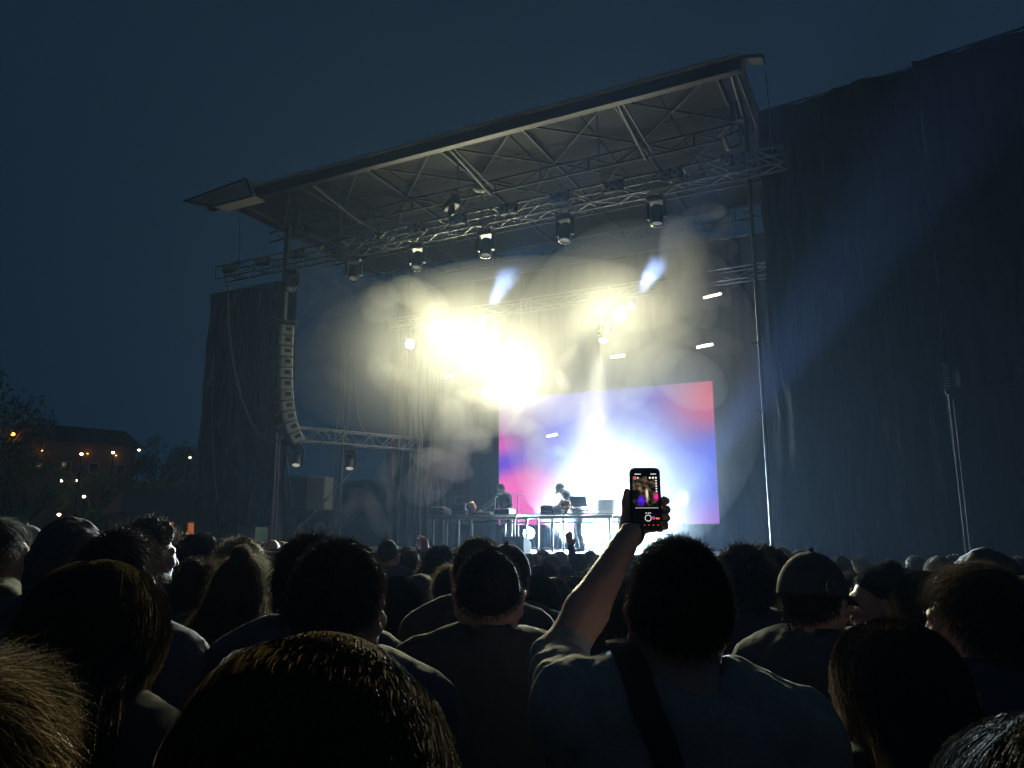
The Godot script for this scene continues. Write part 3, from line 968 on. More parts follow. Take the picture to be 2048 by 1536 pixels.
func head_field(xf: Transform3D, s: Shape, cell := 0.0065) -> void:
	var f := Field.new(Vector3(-0.12, -0.2, -0.15), Vector3(0.12, 0.14, 0.14), cell)
	f.ball(SKULL_AT, SKULL - Vector3.ONE * 0.003, 0.02)
	f.ball(Vector3(0, -0.035, -0.028), Vector3(0.061, 0.085, 0.068), 0.03)
	for k in [-1, 1]:
		f.cone(Vector3(k * 0.052, -0.055, 0.005), Vector3(k * 0.018, -0.1, -0.062), 0.022, 0.02, 0.03)
		f.cone(Vector3(k * 0.014, 0.022, -0.088), Vector3(k * 0.045, 0.018, -0.072), 0.012, 0.012, 0.015)
		f.ball(Vector3(k * 0.045, -0.028, -0.066), Vector3(0.02, 0.02, 0.022), 0.02)
		f.cone(Vector3(k * 0.003, -0.064, -0.093), Vector3(k * 0.02, -0.063, -0.082), 0.008, 0.006, 0.01)
		f.carve(Vector3(k * 0.028, -0.002, -0.108), Vector3(k * 0.038, -0.002, -0.1), 0.013, 0.014)
		f.ball(Vector3(k * 0.032, -0.002, -0.082), Vector3(0.0125, 0.0115, 0.0125), 0.004)
	f.cone(Vector3(0, 0.004, -0.094), Vector3(0, -0.034, -0.114), 0.008, 0.0125, 0.014)
	f.cone(Vector3(-0.011, -0.037, -0.1), Vector3(0.011, -0.037, -0.1), 0.008, 0.008, 0.01)
	f.cone(Vector3(0, -0.06, 0.025), Vector3(0, -0.19, 0.035), 0.055, 0.058, 0.03)
	for k in [-1, 1]:
		var b := Basis.from_euler(Vector3(deg_to_rad(-12), deg_to_rad(k * -28.0), deg_to_rad(k * -10.0)))
		f.ball(Vector3(k * 0.084, -0.008, 0.018), Vector3(0.009, 0.033, 0.021), 0.012, b)
		f.ball(Vector3(k * 0.08, -0.035, 0.008), Vector3(0.009, 0.013, 0.012), 0.012, b)
		f.carve(Vector3(k * 0.096, -0.005, 0.006), Vector3(k * 0.096, -0.02, 0.006), 0.009, 0.008)
	var from := s.v.size()
	f.net(s)
	for i in range(from, s.v.size()):
		var p := s.v[i]
		if p.z < -0.06 and Vector2(absf(p.x) - 0.032, p.y + 0.002).length() < 0.0135:
			s.c[i] = Color(0.12, 0.1, 0.1) if Vector2(absf(p.x) - 0.032, p.y + 0.002).length() < 0.007 else Color(1.3, 1.4, 1.5)
		elif p.z < -0.07 and absf(p.x) < 0.024 and absf(p.y + 0.064) < 0.011: s.c[i] = Color(0.85, 0.5, 0.5)
		elif p.z < -0.06 and absf(p.y - 0.024) < 0.007 and absf(absf(p.x) - 0.034) < 0.02: s.c[i] = Color(0.35, 0.28, 0.25)
		s.v[i] = xf * p
		s.n[i] = xf.basis * s.n[i]

func hand_field(xf: Transform3D, side: int, curl: float, s: Shape, cell := 0.006, spread := 0.0) -> void:   # y along the fingers, z out of the palm, the thumb on the side of +x * side
	var f := Field.new(Vector3(-0.1, -0.05, -0.06), Vector3(0.1, 0.21, 0.12), cell)
	f.cone(Vector3(0, -0.03, 0), Vector3(0, 0.01, 0), 0.026, 0.026, 0.02)
	f.ball(Vector3(0, 0.045, 0), Vector3(0.041, 0.05, 0.016), 0.02)
	for i in 4:
		var x := (-0.031 + i * 0.0205) * side
		var long: float = [0.058, 0.07, 0.076, 0.068][i]
		var p := Vector3(x, 0.083 + [-0.012, -0.002, 0.003, -0.001][i], 0.0)
		var a := curl * 0.5
		var fan := Basis(Vector3.FORWARD, (x * 5.0 * spread))
		for j in 3:
			var d := fan * Vector3(0, cos(a), sin(a))
			var q: Vector3 = p + d * long * [0.45, 0.32, 0.26][j]
			f.cone(p, q, 0.0092 - j * 0.0009, 0.0085 - j * 0.0009, 0.006)
			p = q
			a += curl * [0.95, 0.75, 0.6][j]
	var t0 := Vector3(0.03 * side, 0.012, 0.006)
	var t1 := Vector3(0.058 * side, 0.045, 0.016 + 0.012 * curl)
	var t2 := Vector3(0.058 * side - 0.012 * side * curl, 0.078, 0.022 + 0.018 * curl)
	f.cone(t0, t1, 0.016, 0.0115, 0.015)
	f.cone(t1, t2, 0.011, 0.0085, 0.006)
	var from := s.v.size()
	f.net(s)
	for i in range(from, s.v.size()):
		s.v[i] = xf * s.v[i]
		s.n[i] = xf.basis * s.n[i]

func limits(p: Dictionary, pad: float) -> Array:
	var lo := Vector3.ONE * 9
	var hi := Vector3.ONE * -9
	for key in ["neck", "chest", "waist", "pelvis"]:
		lo = lo.min(p[key])
		hi = hi.max(p[key])
	for key in ["sh", "el", "wr", "kn", "an"]:
		for q in p[key]:
			lo = lo.min(q)
			hi = hi.max(q)
	return [lo - Vector3.ONE * pad, hi + Vector3.ONE * pad]

func torso(f: Field, p: Dictionary, more: float) -> void:
	var w: float = p.wide
	var g: float = 0.9 if p.girl else 1.0
	var pel: Vector3 = p.pelvis
	var wai: Vector3 = p.waist
	var che: Vector3 = p.chest
	var nec: Vector3 = p.neck
	var up: Vector3 = (nec - wai).normalized()
	var tilt := Basis(Quaternion(Vector3.UP, up))
	f.ball(pel, Vector3(0.165 * w / g * 0.98, 0.12, 0.118) + Vector3.ONE * more, 0.06)
	f.ball(wai, Vector3(0.142 * w * g, 0.15, 0.105) + Vector3.ONE * more, 0.08, tilt)
	f.ball(che, Vector3(0.158 * w * g, 0.17, 0.118) + Vector3.ONE * more, 0.08, tilt)
	f.cone(che + up * 0.07 + (p.sh[0] - che) * 0.45, che + up * 0.07 + (p.sh[1] - che) * 0.45, 0.085 + more, 0.085 + more, 0.06)
	for k in 2:
		f.cone(nec + Vector3(0, -0.025, 0), p.sh[k], 0.048 + more, 0.058 + more, 0.06)
		if p.girl: f.ball(che + Vector3((k * 2 - 1) * 0.07, -0.02, -0.085), Vector3(0.06, 0.06, 0.055) + Vector3.ONE * more, 0.04)

func skin_mesh(p: Dictionary, hands := [0.5, 0.5], cell := 0.022) -> Mesh:
	var s := Shape.new()
	var b := limits(p, 0.2)
	var f := Field.new(b[0], b[1], cell)
	torso(f, p, 0.0)
	f.cone(p.neck + Vector3(0, -0.04, 0), p.head.origin + p.head.basis * Vector3(0, -0.1, 0.03), 0.062, 0.055, 0.05)
	for k in 2:
		f.cone(p.sh[k], p.el[k], 0.053, 0.041, 0.04)
		f.cone(p.el[k], p.wr[k], 0.042, 0.028, 0.02)
		f.cone(p.pelvis + Vector3((k * 2 - 1) * 0.085, -0.03, 0), p.kn[k], 0.088, 0.056, 0.04)
		f.cone(p.kn[k] + Vector3(0, -0.03, 0.012), p.an[k] + Vector3(0, 0.16, 0.012), 0.056, 0.044, 0.03)
		f.cone(p.an[k] + Vector3(0, 0.2, 0.01), p.an[k], 0.046, 0.036, 0.02)
		f.cone(p.an[k], p.an[k] + Vector3(0, -0.045, -0.13), 0.036, 0.026, 0.02)
	f.net(s)
	head_field(p.head, s)
	for k in 2:
		if hands[k] == null: continue
		var y: Vector3 = (p.wr[k] - p.el[k]).normalized()
		var inward := Vector3(1 - k * 2, 0, -0.35)
		if p.has("palm"): inward = p.palm[k]
		var z := (inward - y * inward.dot(y)).normalized()
		hand_field(Transform3D(Basis(y.cross(z), y, z), p.wr[k] + y * 0.02), (1 if y.cross(z).dot(Vector3(0, 0, -1)) > 0 else -1) if not p.has("thumb") else p.thumb[k], hands[k], s)
	return s.mesh()

func folds(seed_: int, freq: float) -> FastNoiseLite:
	var n := FastNoiseLite.new()
	n.seed = seed_
	n.frequency = freq
	n.fractal_type = FastNoiseLite.FRACTAL_RIDGED
	n.fractal_octaves = 2
	return n

func top_field(p: Dictionary, sleeve: float, cell: float, seed_: int, collar := 0.0) -> Field:    # sleeve: 0.5 ends half-way down the upper arm, 1 at the elbow, 2 at the wrist
	var b := limits(p, 0.22)
	b[0].y = p.pelvis.y - 0.14
	b[1].y = maxf(b[1].y, p.neck.y + 0.12)
	var f := Field.new(b[0], b[1], cell)
	torso(f, p, 0.026)
	f.cone(p.waist, p.pelvis + Vector3(0, -0.03, 0), 0.135 * p.wide, 0.155 * p.wide, 0.06)
	for k in 2:
		var a: Vector3 = p.sh[k]
		var e: Vector3 = p.el[k]
		var t := minf(sleeve, 1.0)
		f.cone(a, a.lerp(e, t), 0.078, lerpf(0.078, 0.06, t), 0.04)
		if sleeve > 1.0:
			f.cone(e, e.lerp(p.wr[k], sleeve - 1.0), 0.056, 0.041, 0.02)
	if collar > 0.0: f.cone(p.neck + Vector3(0, -0.02, 0.002), p.neck + Vector3(0, 0.03, -0.004), 0.082 + collar, 0.078 + collar, 0.02)
	f.crease(folds(seed_, 5.0), 0.007, Vector3(1, 0.6, 1))
	f.crease(folds(seed_ + 1, 13.0), 0.005, Vector3(1, 0.45, 1))
	var up: Vector3 = (p.head.origin - p.neck).normalized()
	f.carve(p.neck + up * 0.01, p.neck + up * 0.2, 0.069, 0.012)
	f.cut(p.pelvis + Vector3(0, -0.09, 0), Vector3.DOWN)
	if sleeve <= 1.0:
		for k in 2:
			var dir: Vector3 = (p.el[k] - p.sh[k]).normalized()
			var stop: Vector3 = (p.sh[k] as Vector3).lerp(p.el[k], sleeve) + dir * 0.02
			f.carve(stop + dir * 0.1, stop + dir * 0.1, 0.1, 0.01)
	return f

func mesh_of(f: Field) -> Mesh:
	var s := Shape.new()
	f.net(s)
	return s.mesh()

func legs_mesh(p: Dictionary, seed_: int) -> Mesh:
	var f := Field.new(Vector3(-0.34, 0.0, -0.32), Vector3(0.34, p.pelvis.y + 0.13, 0.32), 0.02)
	f.ball(p.pelvis, Vector3(0.172 * p.wide, 0.125, 0.125), 0.05)
	for k in 2:
		f.cone(p.pelvis + Vector3((k * 2 - 1) * 0.088, -0.04, 0), p.kn[k], 0.101, 0.074, 0.03)
		f.cone(p.kn[k], p.an[k] + Vector3(0, 0.0, 0.005), 0.074, 0.062, 0.03)
	f.crease(folds(seed_, 7.0), 0.012, Vector3(1, 0.7, 1))
	f.cut(Vector3(0, p.pelvis.y + 0.08, 0), Vector3.UP)
	f.cut(Vector3(0, 0.05, 0), Vector3.DOWN)
	return mesh_of(f)

func shoe_mesh() -> Mesh:
	var f := Field.new(Vector3(-0.09, -0.03, -0.26), Vector3(0.09, 0.14, 0.12), 0.012)
	f.cone(Vector3(0, 0.035, 0.05), Vector3(0, 0.035, -0.14), 0.045, 0.047, 0.03)
	f.cone(Vector3(0, 0.1, 0.03), Vector3(0, 0.045, -0.04), 0.05, 0.045, 0.03)
	f.cut(Vector3.ZERO, Vector3.DOWN)
	return mesh_of(f)

# ---------------------------------------------------------------- hair; the origin is the middle of the head
func hairline(d: Vector3) -> float:                             # above 0 where hair grows
	var low := lerpf(-0.14, -0.68, clampf(d.z, 0, 1)) if d.z > 0 else lerpf(-0.14, 0.52, pow(clampf(-d.z * 1.15, 0, 1), 0.8))
	return d.y - low

func on_skull(d: Vector3, lift: float) -> Vector3:
	return SKULL_AT + d * SKULL + d * lift

func hair_cap(s: Shape, thick: float, noise: FastNoiseLite, by: float, top := 0.0) -> void:
	var pts := PackedVector3Array()
	var cols := 57
	var rows := 36
	for r in rows:
		var e := lerpf(-PI / 2 + 0.25, PI / 2 - 0.001, float(r) / (rows - 1))
		for k in cols:
			var t := TAU * k / (cols - 1)
			var d := Vector3(cos(e) * cos(t), sin(e), cos(e) * sin(t))
			var f := smoothstep(-0.09, 0.09, hairline(d) + noise.get_noise_3dv(d * 14.0) * 0.06)
			var up := thick + top * smoothstep(0.1, 0.9, d.y)
			pts.append(on_skull(d, lerpf(-0.012, up + noise.get_noise_3dv(d * 3.0) * by + noise.get_noise_3dv(d * 11.0) * by * 0.4, f)))
	s.grid(pts, cols, rows, true, true)

func strand(s: Shape, path: PackedVector3Array, w: float, out: Vector3) -> void:      # a thin ribbon that tapers to its tip
	var at := s.v.size()
	var m := path.size()
	var h := float((at * 7919) % 1000) / 1000.0
	var own := (path[m - 1] - path[0]).normalized()
	var nn := (out + own.cross(out) * (h * 2.4 - 1.2)).normalized()
	for i in m:
		var d := (path[mini(i + 1, m - 1)] - path[maxi(i - 1, 0)])
		var side := d.cross(out).normalized() * w * (1.0 - 0.85 * i / (m - 1))
		s.v.append(path[i] - side)
		s.v.append(path[i] + side)
		s.n.append(nn)
		s.n.append(nn)
		if i:
			var a := at + i * 2 - 2
			s.ix.append_array([a, a + 1, a + 2, a + 1, a + 3, a + 2])

func grow(s: Shape, count: int, long: float, lift: float, thick: float, rng: RandomNumberGenerator, w := 0.0011, wild := 0.35, fall := 0.5, curl := 0.0, crown := Vector3(0.1, 0.78, 0.62), top := 0.0, segs := 4) -> void:
	var made := 0
	for tries in count * 3:
		if made >= count: break
		var d := Vector3(rng.randfn(), rng.randfn(), rng.randfn()).normalized()
		if segs > 4 and tries % 3 == 0: d = (crown.normalized() + d * 0.35 * rng.randf()).normalized()
		if hairline(d) < -0.02: continue
		made += 1
		var p := on_skull(d, thick + 0.002 + (0.004 if segs > 4 else 0.0) + top * smoothstep(0.1, 0.9, d.y))
		var away := (d - crown * 0.9)
		var dir := (away - d * away.dot(d)).normalized() * 0.9 + Vector3.DOWN * fall * 0.3 + Vector3(rng.randfn(), rng.randfn(), rng.randfn()) * wild
		dir = (dir.normalized() + d * lift * rng.randf_range(0.5, 1.5) * (3.0 if rng.randf() < 0.04 else 1.0)).normalized()
		var l := long * rng.randf_range(0.6, 1.25)
		var path := PackedVector3Array([p])
		var turn := Vector3(rng.randfn(), rng.randfn(), rng.randfn()).normalized()
		for i in segs:
			p += dir * l / segs
			path.append(p)
			dir = (dir + Vector3.DOWN * fall * 1.4 / segs + turn * 0.48 / segs)
			if curl > 0.0: dir = dir.rotated(turn, curl * rng.randf_range(0.6, 1.4))
			dir = dir.normalized()
			var q := (p - SKULL_AT) / (SKULL + Vector3.ONE * thick)
			if q.length() < 1.07:
				var nn := (q / SKULL).normalized()
				p += nn * (1.07 - q.length()) * 0.09
				dir = (dir - nn * minf(dir.dot(nn), 0.0)).normalized()
			if segs > 4 and p.y > -0.02 and q.length() > 1.1:             # lies against the head instead of standing off
				p = SKULL_AT + (p - SKULL_AT) * (1.07 + 0.035 * sin(made * 1.7) + 0.05 * sin(d.x * 31.0 + d.z * 23.0 + d.y * 9.0)) / q.length()
				var away2 := ((p - SKULL_AT) / SKULL / SKULL).normalized()
				dir = (dir - away2 * dir.dot(away2)).normalized()
			elif segs > 4 and p.y <= -0.02:
				var flat := Vector2(p.x, p.z - 0.03)
				var lim := 0.1 + 0.008 * sin(made * 1.7)
				if flat.length() > lim:
					flat = flat.normalized() * lim
					p = Vector3(flat.x, p.y, flat.y + 0.03)
					dir = (dir * Vector3(0.25, 1, 0.25) + Vector3.DOWN * 0.3).normalized()
		strand(s, path, w * rng.randf_range(0.7, 1.4), d)

func fall_ring(t: float, ang: float, long: float, width: float, back: float) -> Vector3:
	var r := lerpf(0.1, width, smoothstep(0.0, 0.45, t)) * lerpf(1.0, 0.84, smoothstep(0.7, 1.0, t))
	var z := lerpf(0.05, back, smoothstep(0.0, 0.5, t))
	return Vector3(cos(ang) * r, lerpf(0.02, -long, t), z + sin(ang) * lerpf(0.082, 0.055, t))

func hair_fall(s: Shape, long: float, width: float, back: float, rng: RandomNumberGenerator, noise: FastNoiseLite, strands: int, w := 0.0014, wild := 1.0) -> void:
	var cols := 49
	var rows := 22
	var pts := PackedVector3Array()
	for r in rows:
		var t := float(r) / (rows - 1)
		for k in cols:
			var a := TAU * k / (cols - 1)
			var p := fall_ring(t, a, long, width, back)
			var lock := noise.get_noise_3d(cos(a) * 6.0, t * 1.2, sin(a) * 6.0) * 0.036 * smoothstep(0.0, 0.4, t) + noise.get_noise_3d(cos(a) * 19.0, t * 2.0, sin(a) * 19.0) * 0.01
			p += Vector3(cos(a), 0, sin(a)) * (lock - 0.01)
			p.y += noise.get_noise_3d(cos(a) * 9.0, 7.0, sin(a) * 9.0) * 0.07 * t
			if r == rows - 1: p = p.lerp(Vector3(0, -long, back), 0.8)
			pts.append(p)
	s.grid(pts, cols, rows, false, true)
	for i in strands:
		var a := rng.randf() * TAU
		if sin(a) < -0.55: continue
		var from := rng.randf_range(-0.05, 0.75)
		var size := rng.randf_range(0.25, 0.5)
		var path := PackedVector3Array()
		var off := rng.randf_range(-0.006, 0.009)
		var swing := rng.randfn() * 0.12 * wild
		var flick := rng.randfn() * 0.016 * wild
		for j in 6:
			var t := minf(from + size * j / 5.0, 1.06)
			if t < 0.0:
				t = 0.0
			var p := fall_ring(t, a + swing * j / 5.0, long, width, back)
			var lock := noise.get_noise_3d(cos(a) * 6.0, t * 1.2, sin(a) * 6.0) * 0.036 * smoothstep(0.0, 0.4, t)
			p += Vector3(cos(a), 0, sin(a)) * (lock + off + flick * pow(j / 5.0, 2.0) + 0.004)
			path.append(p)
		strand(s, path, w * rng.randf_range(0.6, 1.4), Vector3(cos(a), 0.1, sin(a)).normalized())

func hair_mesh(style: String, seed_: int, fine := 1.0) -> Mesh:
	var key := "hair mesh %s %d %.2f" % [style, seed_, fine]
	if lib.has(key): return lib[key]
	var s := Shape.new()
	var rng := RandomNumberGenerator.new()
	rng.seed = seed_ * 77 + 5
	var n := FastNoiseLite.new()
	n.seed = seed_
	n.frequency = 0.9
	var q := func(count: int) -> int: return int(count * fine)
	var thin := 1.0 / sqrt(maxf(fine, 0.6))
	match style:
		"buzz":
			hair_cap(s, 0.004, n, 0.001)
			grow(s, q.call(3000), 0.008, 1.0, 0.003, rng, 0.0006 * thin, 0.3, 0.0)
		"crop":
			hair_cap(s, 0.007, n, 0.003, 0.006)
			grow(s, q.call(5000), 0.02, 0.22, 0.006, rng, 0.0008 * thin, 0.3, 0.2, 0.0, Vector3(0.1, 0.78, 0.62), 0.006)
		"short":
			hair_cap(s, 0.011, n, 0.006, 0.012)
			grow(s, q.call(4500), 0.055, 0.06, 0.011, rng, 0.0009 * thin, 0.26, 0.4, 0.0, Vector3(0.15, 0.78, 0.6), 0.012)
		"tousled":
			hair_cap(s, 0.018, n, 0.018, 0.016)
			grow(s, q.call(4200), 0.055, 0.12, 0.018, rng, 0.001 * thin, 0.4, 0.5, 0.2, Vector3(0, 0.8, 0.6), 0.015)
		"curly":
			hair_cap(s, 0.024, n, 0.024, 0.01)
			grow(s, q.call(4200), 0.05, 0.5, 0.022, rng, 0.001 * thin, 0.9, 0.2, 0.9)
		"long":
			hair_cap(s, 0.014, n, 0.01, 0.004)
			grow(s, q.call(4500), 0.32, 0.015, 0.014, rng, 0.001 * thin, 0.07, 2.0, 0.0, Vector3(0.25, 0.95, -0.3), 0.004, 10)
			hair_fall(s, 0.36, 0.108, 0.15, rng, n, q.call(3600), 0.0012 * thin, 1.5)
		"bob":
			hair_cap(s, 0.017, n, 0.01, 0.004)
			grow(s, q.call(3600), 0.18, 0.02, 0.017, rng, 0.001 * thin, 0.12, 2.0, 0.0, Vector3(0, 0.95, 0.0), 0.004, 7)
			hair_fall(s, 0.18, 0.104, 0.07, rng, n, q.call(2600), 0.0012 * thin)
		"wavy":
			hair_cap(s, 0.018, n, 0.01, 0.006)
			grow(s, q.call(5000), 0.32, 0.02, 0.018, rng, 0.001 * thin, 0.1, 1.8, 0.02, Vector3(0.3, 0.9, -0.2), 0.006, 10)
			hair_fall(s, 0.44, 0.12, 0.155, rng, n, q.call(6500), 0.0013 * thin, 1.8)
			grow(s, 120, 0.05, 0.25, 0.02, rng, 0.00014, 0.5, 0.6)
		"bun":
			hair_cap(s, 0.012, n, 0.005)
			grow(s, q.call(3600), 0.07, 0.06, 0.012, rng, 0.0009 * thin, 0.18, 0.1, 0.0, Vector3(0, -0.4, -0.9))
			bun(s, Vector3(0, 0.125, 0.06), 0.04, rng, q.call(900), n)
		"half_up":
			hair_cap(s, 0.016, n, 0.008)
			grow(s, q.call(3200), 0.09, 0.06, 0.016, rng, 0.001 * thin, 0.22, 0.7, 0.0, Vector3(0, 0.9, 0.1))
			hair_fall(s, 0.34, 0.118, 0.145, rng, n, q.call(4200), 0.0012 * thin, 1.6)
			bun(s, Vector3(0, 0.128, 0.05), 0.034, rng, q.call(800), n)
	lib[key] = s.mesh()
	return lib[key]

func bun(s: Shape, at: Vector3, r: float, rng: RandomNumberGenerator, count: int, n: FastNoiseLite) -> void:
	var pts := PackedVector3Array()
	for i in 13:
		var e := lerpf(-PI / 2 + 0.01, PI / 2 - 0.01, i / 12.0)
		for k in 21:
			var t := TAU * k / 20.0
			var d := Vector3(cos(e) * cos(t), sin(e) * 0.85, cos(e) * sin(t))
			pts.append(at + d * r * (1.0 + n.get_noise_3dv(d * 2.5) * 0.3))
	s.grid(pts, 21, 13, true, true)
	for i in count:
		var d := Vector3(rng.randfn(), rng.randfn(), rng.randfn()).normalized()
		var ax := Vector3(rng.randfn() * 0.4, 1, rng.randfn() * 0.4).normalized()
		var path := PackedVector3Array()
		for j in 5: path.append(at + d.rotated(ax, j * 0.25) * r * (1.04 + 0.05 * j * rng.randf()))
		strand(s, path, 0.0011, d)

# ---------------------------------------------------------------- hats and hoods
func cap_parts(parent: Node, m: Material, backwards := false) -> void:
	var s := Shape.new()
	var pts := PackedVector3Array()
	for r in 15:
		var e := lerpf(0.0, PI / 2 - 0.001, r / 14.0)
		for k in 41:
			var t := TAU * k / 40.0
			var d := Vector3(cos(e) * cos(t), sin(e), cos(e) * sin(t))
			pts.append(SKULL_AT + Vector3(0, 0.008, 0) + d * (SKULL + Vector3(0.016, 0.02, 0.017)) * (1.0 + 0.012 * cos(6.0 * t) * cos(e)))
	s.grid(pts, 41, 15, true, true)
	var turn := Basis(Vector3.UP, PI if backwards else 0.0) * Basis(Vector3.RIGHT, deg_to_rad(-4))
	part(parent, "crown", s.mesh(), m, Transform3D(turn, Vector3.ZERO))
	var b := Shape.new()
	for side in [1, -1]:
		var q := PackedVector3Array()
		for r in 6:
			var far := r / 5.0
			for k in 17:
				var t := lerpf(-1.05, 1.05, k / 16.0)
				var root := Vector3(sin(t) * 0.093, 0.028, 0.015 - cos(t) * 0.114)
				var tip := Vector3(sin(t) * 0.095, 0.004 - 0.016 * t * t, -0.115 - cos(t * 1.25) * 0.075)
				q.append(root.lerp(tip, far) + Vector3(0, side * 0.0018, 0))
		b.grid(q, 17, 6, side > 0)
	part(parent, "brim", b.mesh(), m, Transform3D(turn, Vector3.ZERO))
	part(parent, "button", lathe([[0.001, 0.012], [0.008, 0.01], [0.009, 0.0]], 10), m, Transform3D(turn, turn * (SKULL_AT + Vector3(0, 0.126, 0))))

func hood_mesh() -> Mesh:
	if lib.has("hood"): return lib.hood
	var f := Field.new(Vector3(-0.2, -0.3, -0.16), Vector3(0.2, 0.17, 0.2), 0.011)
	f.ball(SKULL_AT + Vector3(0, 0.004, 0.012), SKULL + Vector3(0.03, 0.034, 0.034), 0.03)
	f.cone(Vector3(0, -0.02, 0.06), Vector3(0, -0.18, 0.06), 0.09, 0.115, 0.05)
	f.cone(Vector3(-0.09, -0.2, 0.03), Vector3(0.09, -0.2, 0.03), 0.07, 0.07, 0.05)
	f.crease(folds(3, 6.0), 0.01)
	f.crease(folds(8, 14.0), 0.006)
	f.carve(Vector3(0, -0.03, -0.16), Vector3(0, 0.0, -0.05), 0.092, 0.02)
	lib.hood = mesh_of(f)
	return lib.hood

# ---------------------------------------------------------------- one person
var bodies := {}

func body(kind: String) -> Dictionary:
	if bodies.has(kind): return bodies[kind]
	var p: Dictionary
	var hands := [0.55, 0.55]
	var sleeve := 2.0
	match kind:
		"man": p = standing()
		"tee":
			p = standing({"wide": 1.04})
			sleeve = 0.62
		"front":     # hands held together in front
			p = standing({"el": [Vector3(-0.24, 1.14, -0.02), Vector3(0.24, 1.14, -0.02)], "wr": [Vector3(-0.09, 1.1, -0.25), Vector3(0.09, 1.08, -0.24)]})
		"woman":
			p = standing({"girl": true, "wide": 0.9, "sh": [Vector3(-0.152, 1.41, 0.015), Vector3(0.152, 1.41, 0.015)], "el": [Vector3(-0.205, 1.13, 0.045), Vector3(0.205, 1.13, 0.045)], "wr": [Vector3(-0.2, 0.89, -0.03), Vector3(0.2, 0.89, -0.03)]})
		"phone_up":  # one hand up, holding something before the face
			p = standing({"el": [Vector3(-0.24, 1.14, -0.02), Vector3(0.27, 1.33, -0.2)], "wr": [Vector3(-0.1, 1.1, -0.25), Vector3(0.21, 1.6, -0.27)], "palm": [Vector3(1, 0, -0.3), Vector3(-0.4, 0, 0.9)]})
			hands = [0.6, 0.6]
		"hand_up":   # a hand held high with the fingers open
			p = standing({"el": [Vector3(-0.235, 1.13, 0.045), Vector3(0.25, 1.6, -0.12)], "wr": [Vector3(-0.225, 0.885, -0.03), Vector3(0.22, 1.84, -0.2)], "palm": [Vector3(1, 0, -0.3), Vector3(-0.3, 0.2, -1)]})
			hands = [0.55, 0.12]
	var d := {"pose": p, "skin": skin_mesh(p, hands), "top": mesh_of(top_field(p, sleeve, 0.017, kind.hash() % 99, 0.004)), "legs": legs_mesh(p, kind.hash() % 77)}
	bodies[kind] = d
	return d

func skin_matter(tone: float) -> StandardMaterial3D:
	var k := "skin %.2f" % tone
	if lib.has(k): return lib[k]
	var m := mat(k, lin(0.38 * tone, 0.22 * tone, 0.16 * tone), 0.5)
	m.vertex_color_use_as_albedo = true
	m.subsurf_scatter_enabled = true
	m.subsurf_scatter_strength = 0.25
	return m

func dress(root: Node3D, b: Dictionary, look: Dictionary) -> void:
	var p: Dictionary = b.pose
	part(root, "body", b.skin, skin_matter(look.get("skin", 1.0)))
	part(root, look.get("wear", "jacket"), b.top, cloth(look.get("top", lin(0.03, 0.035, 0.045))))
	part(root, "trousers", b.legs, cloth(look.get("low", lin(0.03, 0.035, 0.05))))
	if not lib.has("shoe mesh"): lib["shoe mesh"] = shoe_mesh()
	for k in 2: part(root, "shoe", lib["shoe mesh"], cloth(lin(0.02, 0.02, 0.02)), where(p.an[k].x, p.an[k].y - 0.085, p.an[k].z - 0.02))
	if look.get("hair", ""):
		part(root, "hair", hair_mesh(look.hair, look.get("seed", 1), look.get("fine", 0.5)), hair_matter(look.get("tone", DARK)), p.head)
	if look.has("cap"):
		var c := Node3D.new()
		c.name = "baseball_cap"
		root.add_child(c)
		c.transform = p.head
		cap_parts(c, cloth(look.cap), look.get("backwards", false))
	if look.get("hood", false): part(root, "hood", hood_mesh(), cloth(look.get("top", lin(0.03, 0.035, 0.045))), p.head)

const DARK := Color(0.25, 0.21, 0.185)
const BROWN := Color(0.43, 0.36, 0.29)
const FAIR := Color(0.74, 0.65, 0.51)
const GREY := Color(0.55, 0.53, 0.5)

func person(px: float, top: float, far: float, turn: float, kind: String, label: String, look: Dictionary, group := "people in the crowd") -> Node3D:
	var at := at_distance(px, top, far)
	var lift: float = {"buzz": 0.006, "crop": 0.018, "short": 0.03, "tousled": 0.045, "curly": 0.05, "long": 0.02, "bob": 0.022, "wavy": 0.03, "bun": 0.03, "half_up": 0.04, "": 0.0}[look.get("hair", "")]
	if look.has("cap") or look.get("hood", false): lift = maxf(lift, 0.026)
	var size: float = at.y / (HEAD_Y + 0.12 + lift)
	var root := thing("person", label, "person", Transform3D(Basis(Vector3.UP, deg_to_rad(-turn)).scaled(Vector3(lerpf(size, 1.0, 0.6), size, lerpf(size, 1.0, 0.6))), Vector3(at.x, 0, at.z)), group)
	dress(root, body(kind), look)
	return root

# ---------------------------------------------------------------- lamps that are lit
func spot(parent: Node3D, energy: float, angle: float, c: Color, soft := 0.6, size := 0.12) -> SpotLight3D:
	var l := SpotLight3D.new()
	l.name = "lamp_light"
	l.light_energy = energy
	l.light_color = c
	l.spot_angle = angle
	l.spot_angle_attenuation = soft
	l.spot_range = 80.0
	l.spot_attenuation = 2.0
	l.light_size = size
	l.shadow_enabled = true
	parent.add_child(l, true)
	return l

func facing(at: Vector3, to: Vector3) -> Transform3D:
	return Transform3D(Basis(), at).looking_at(to)

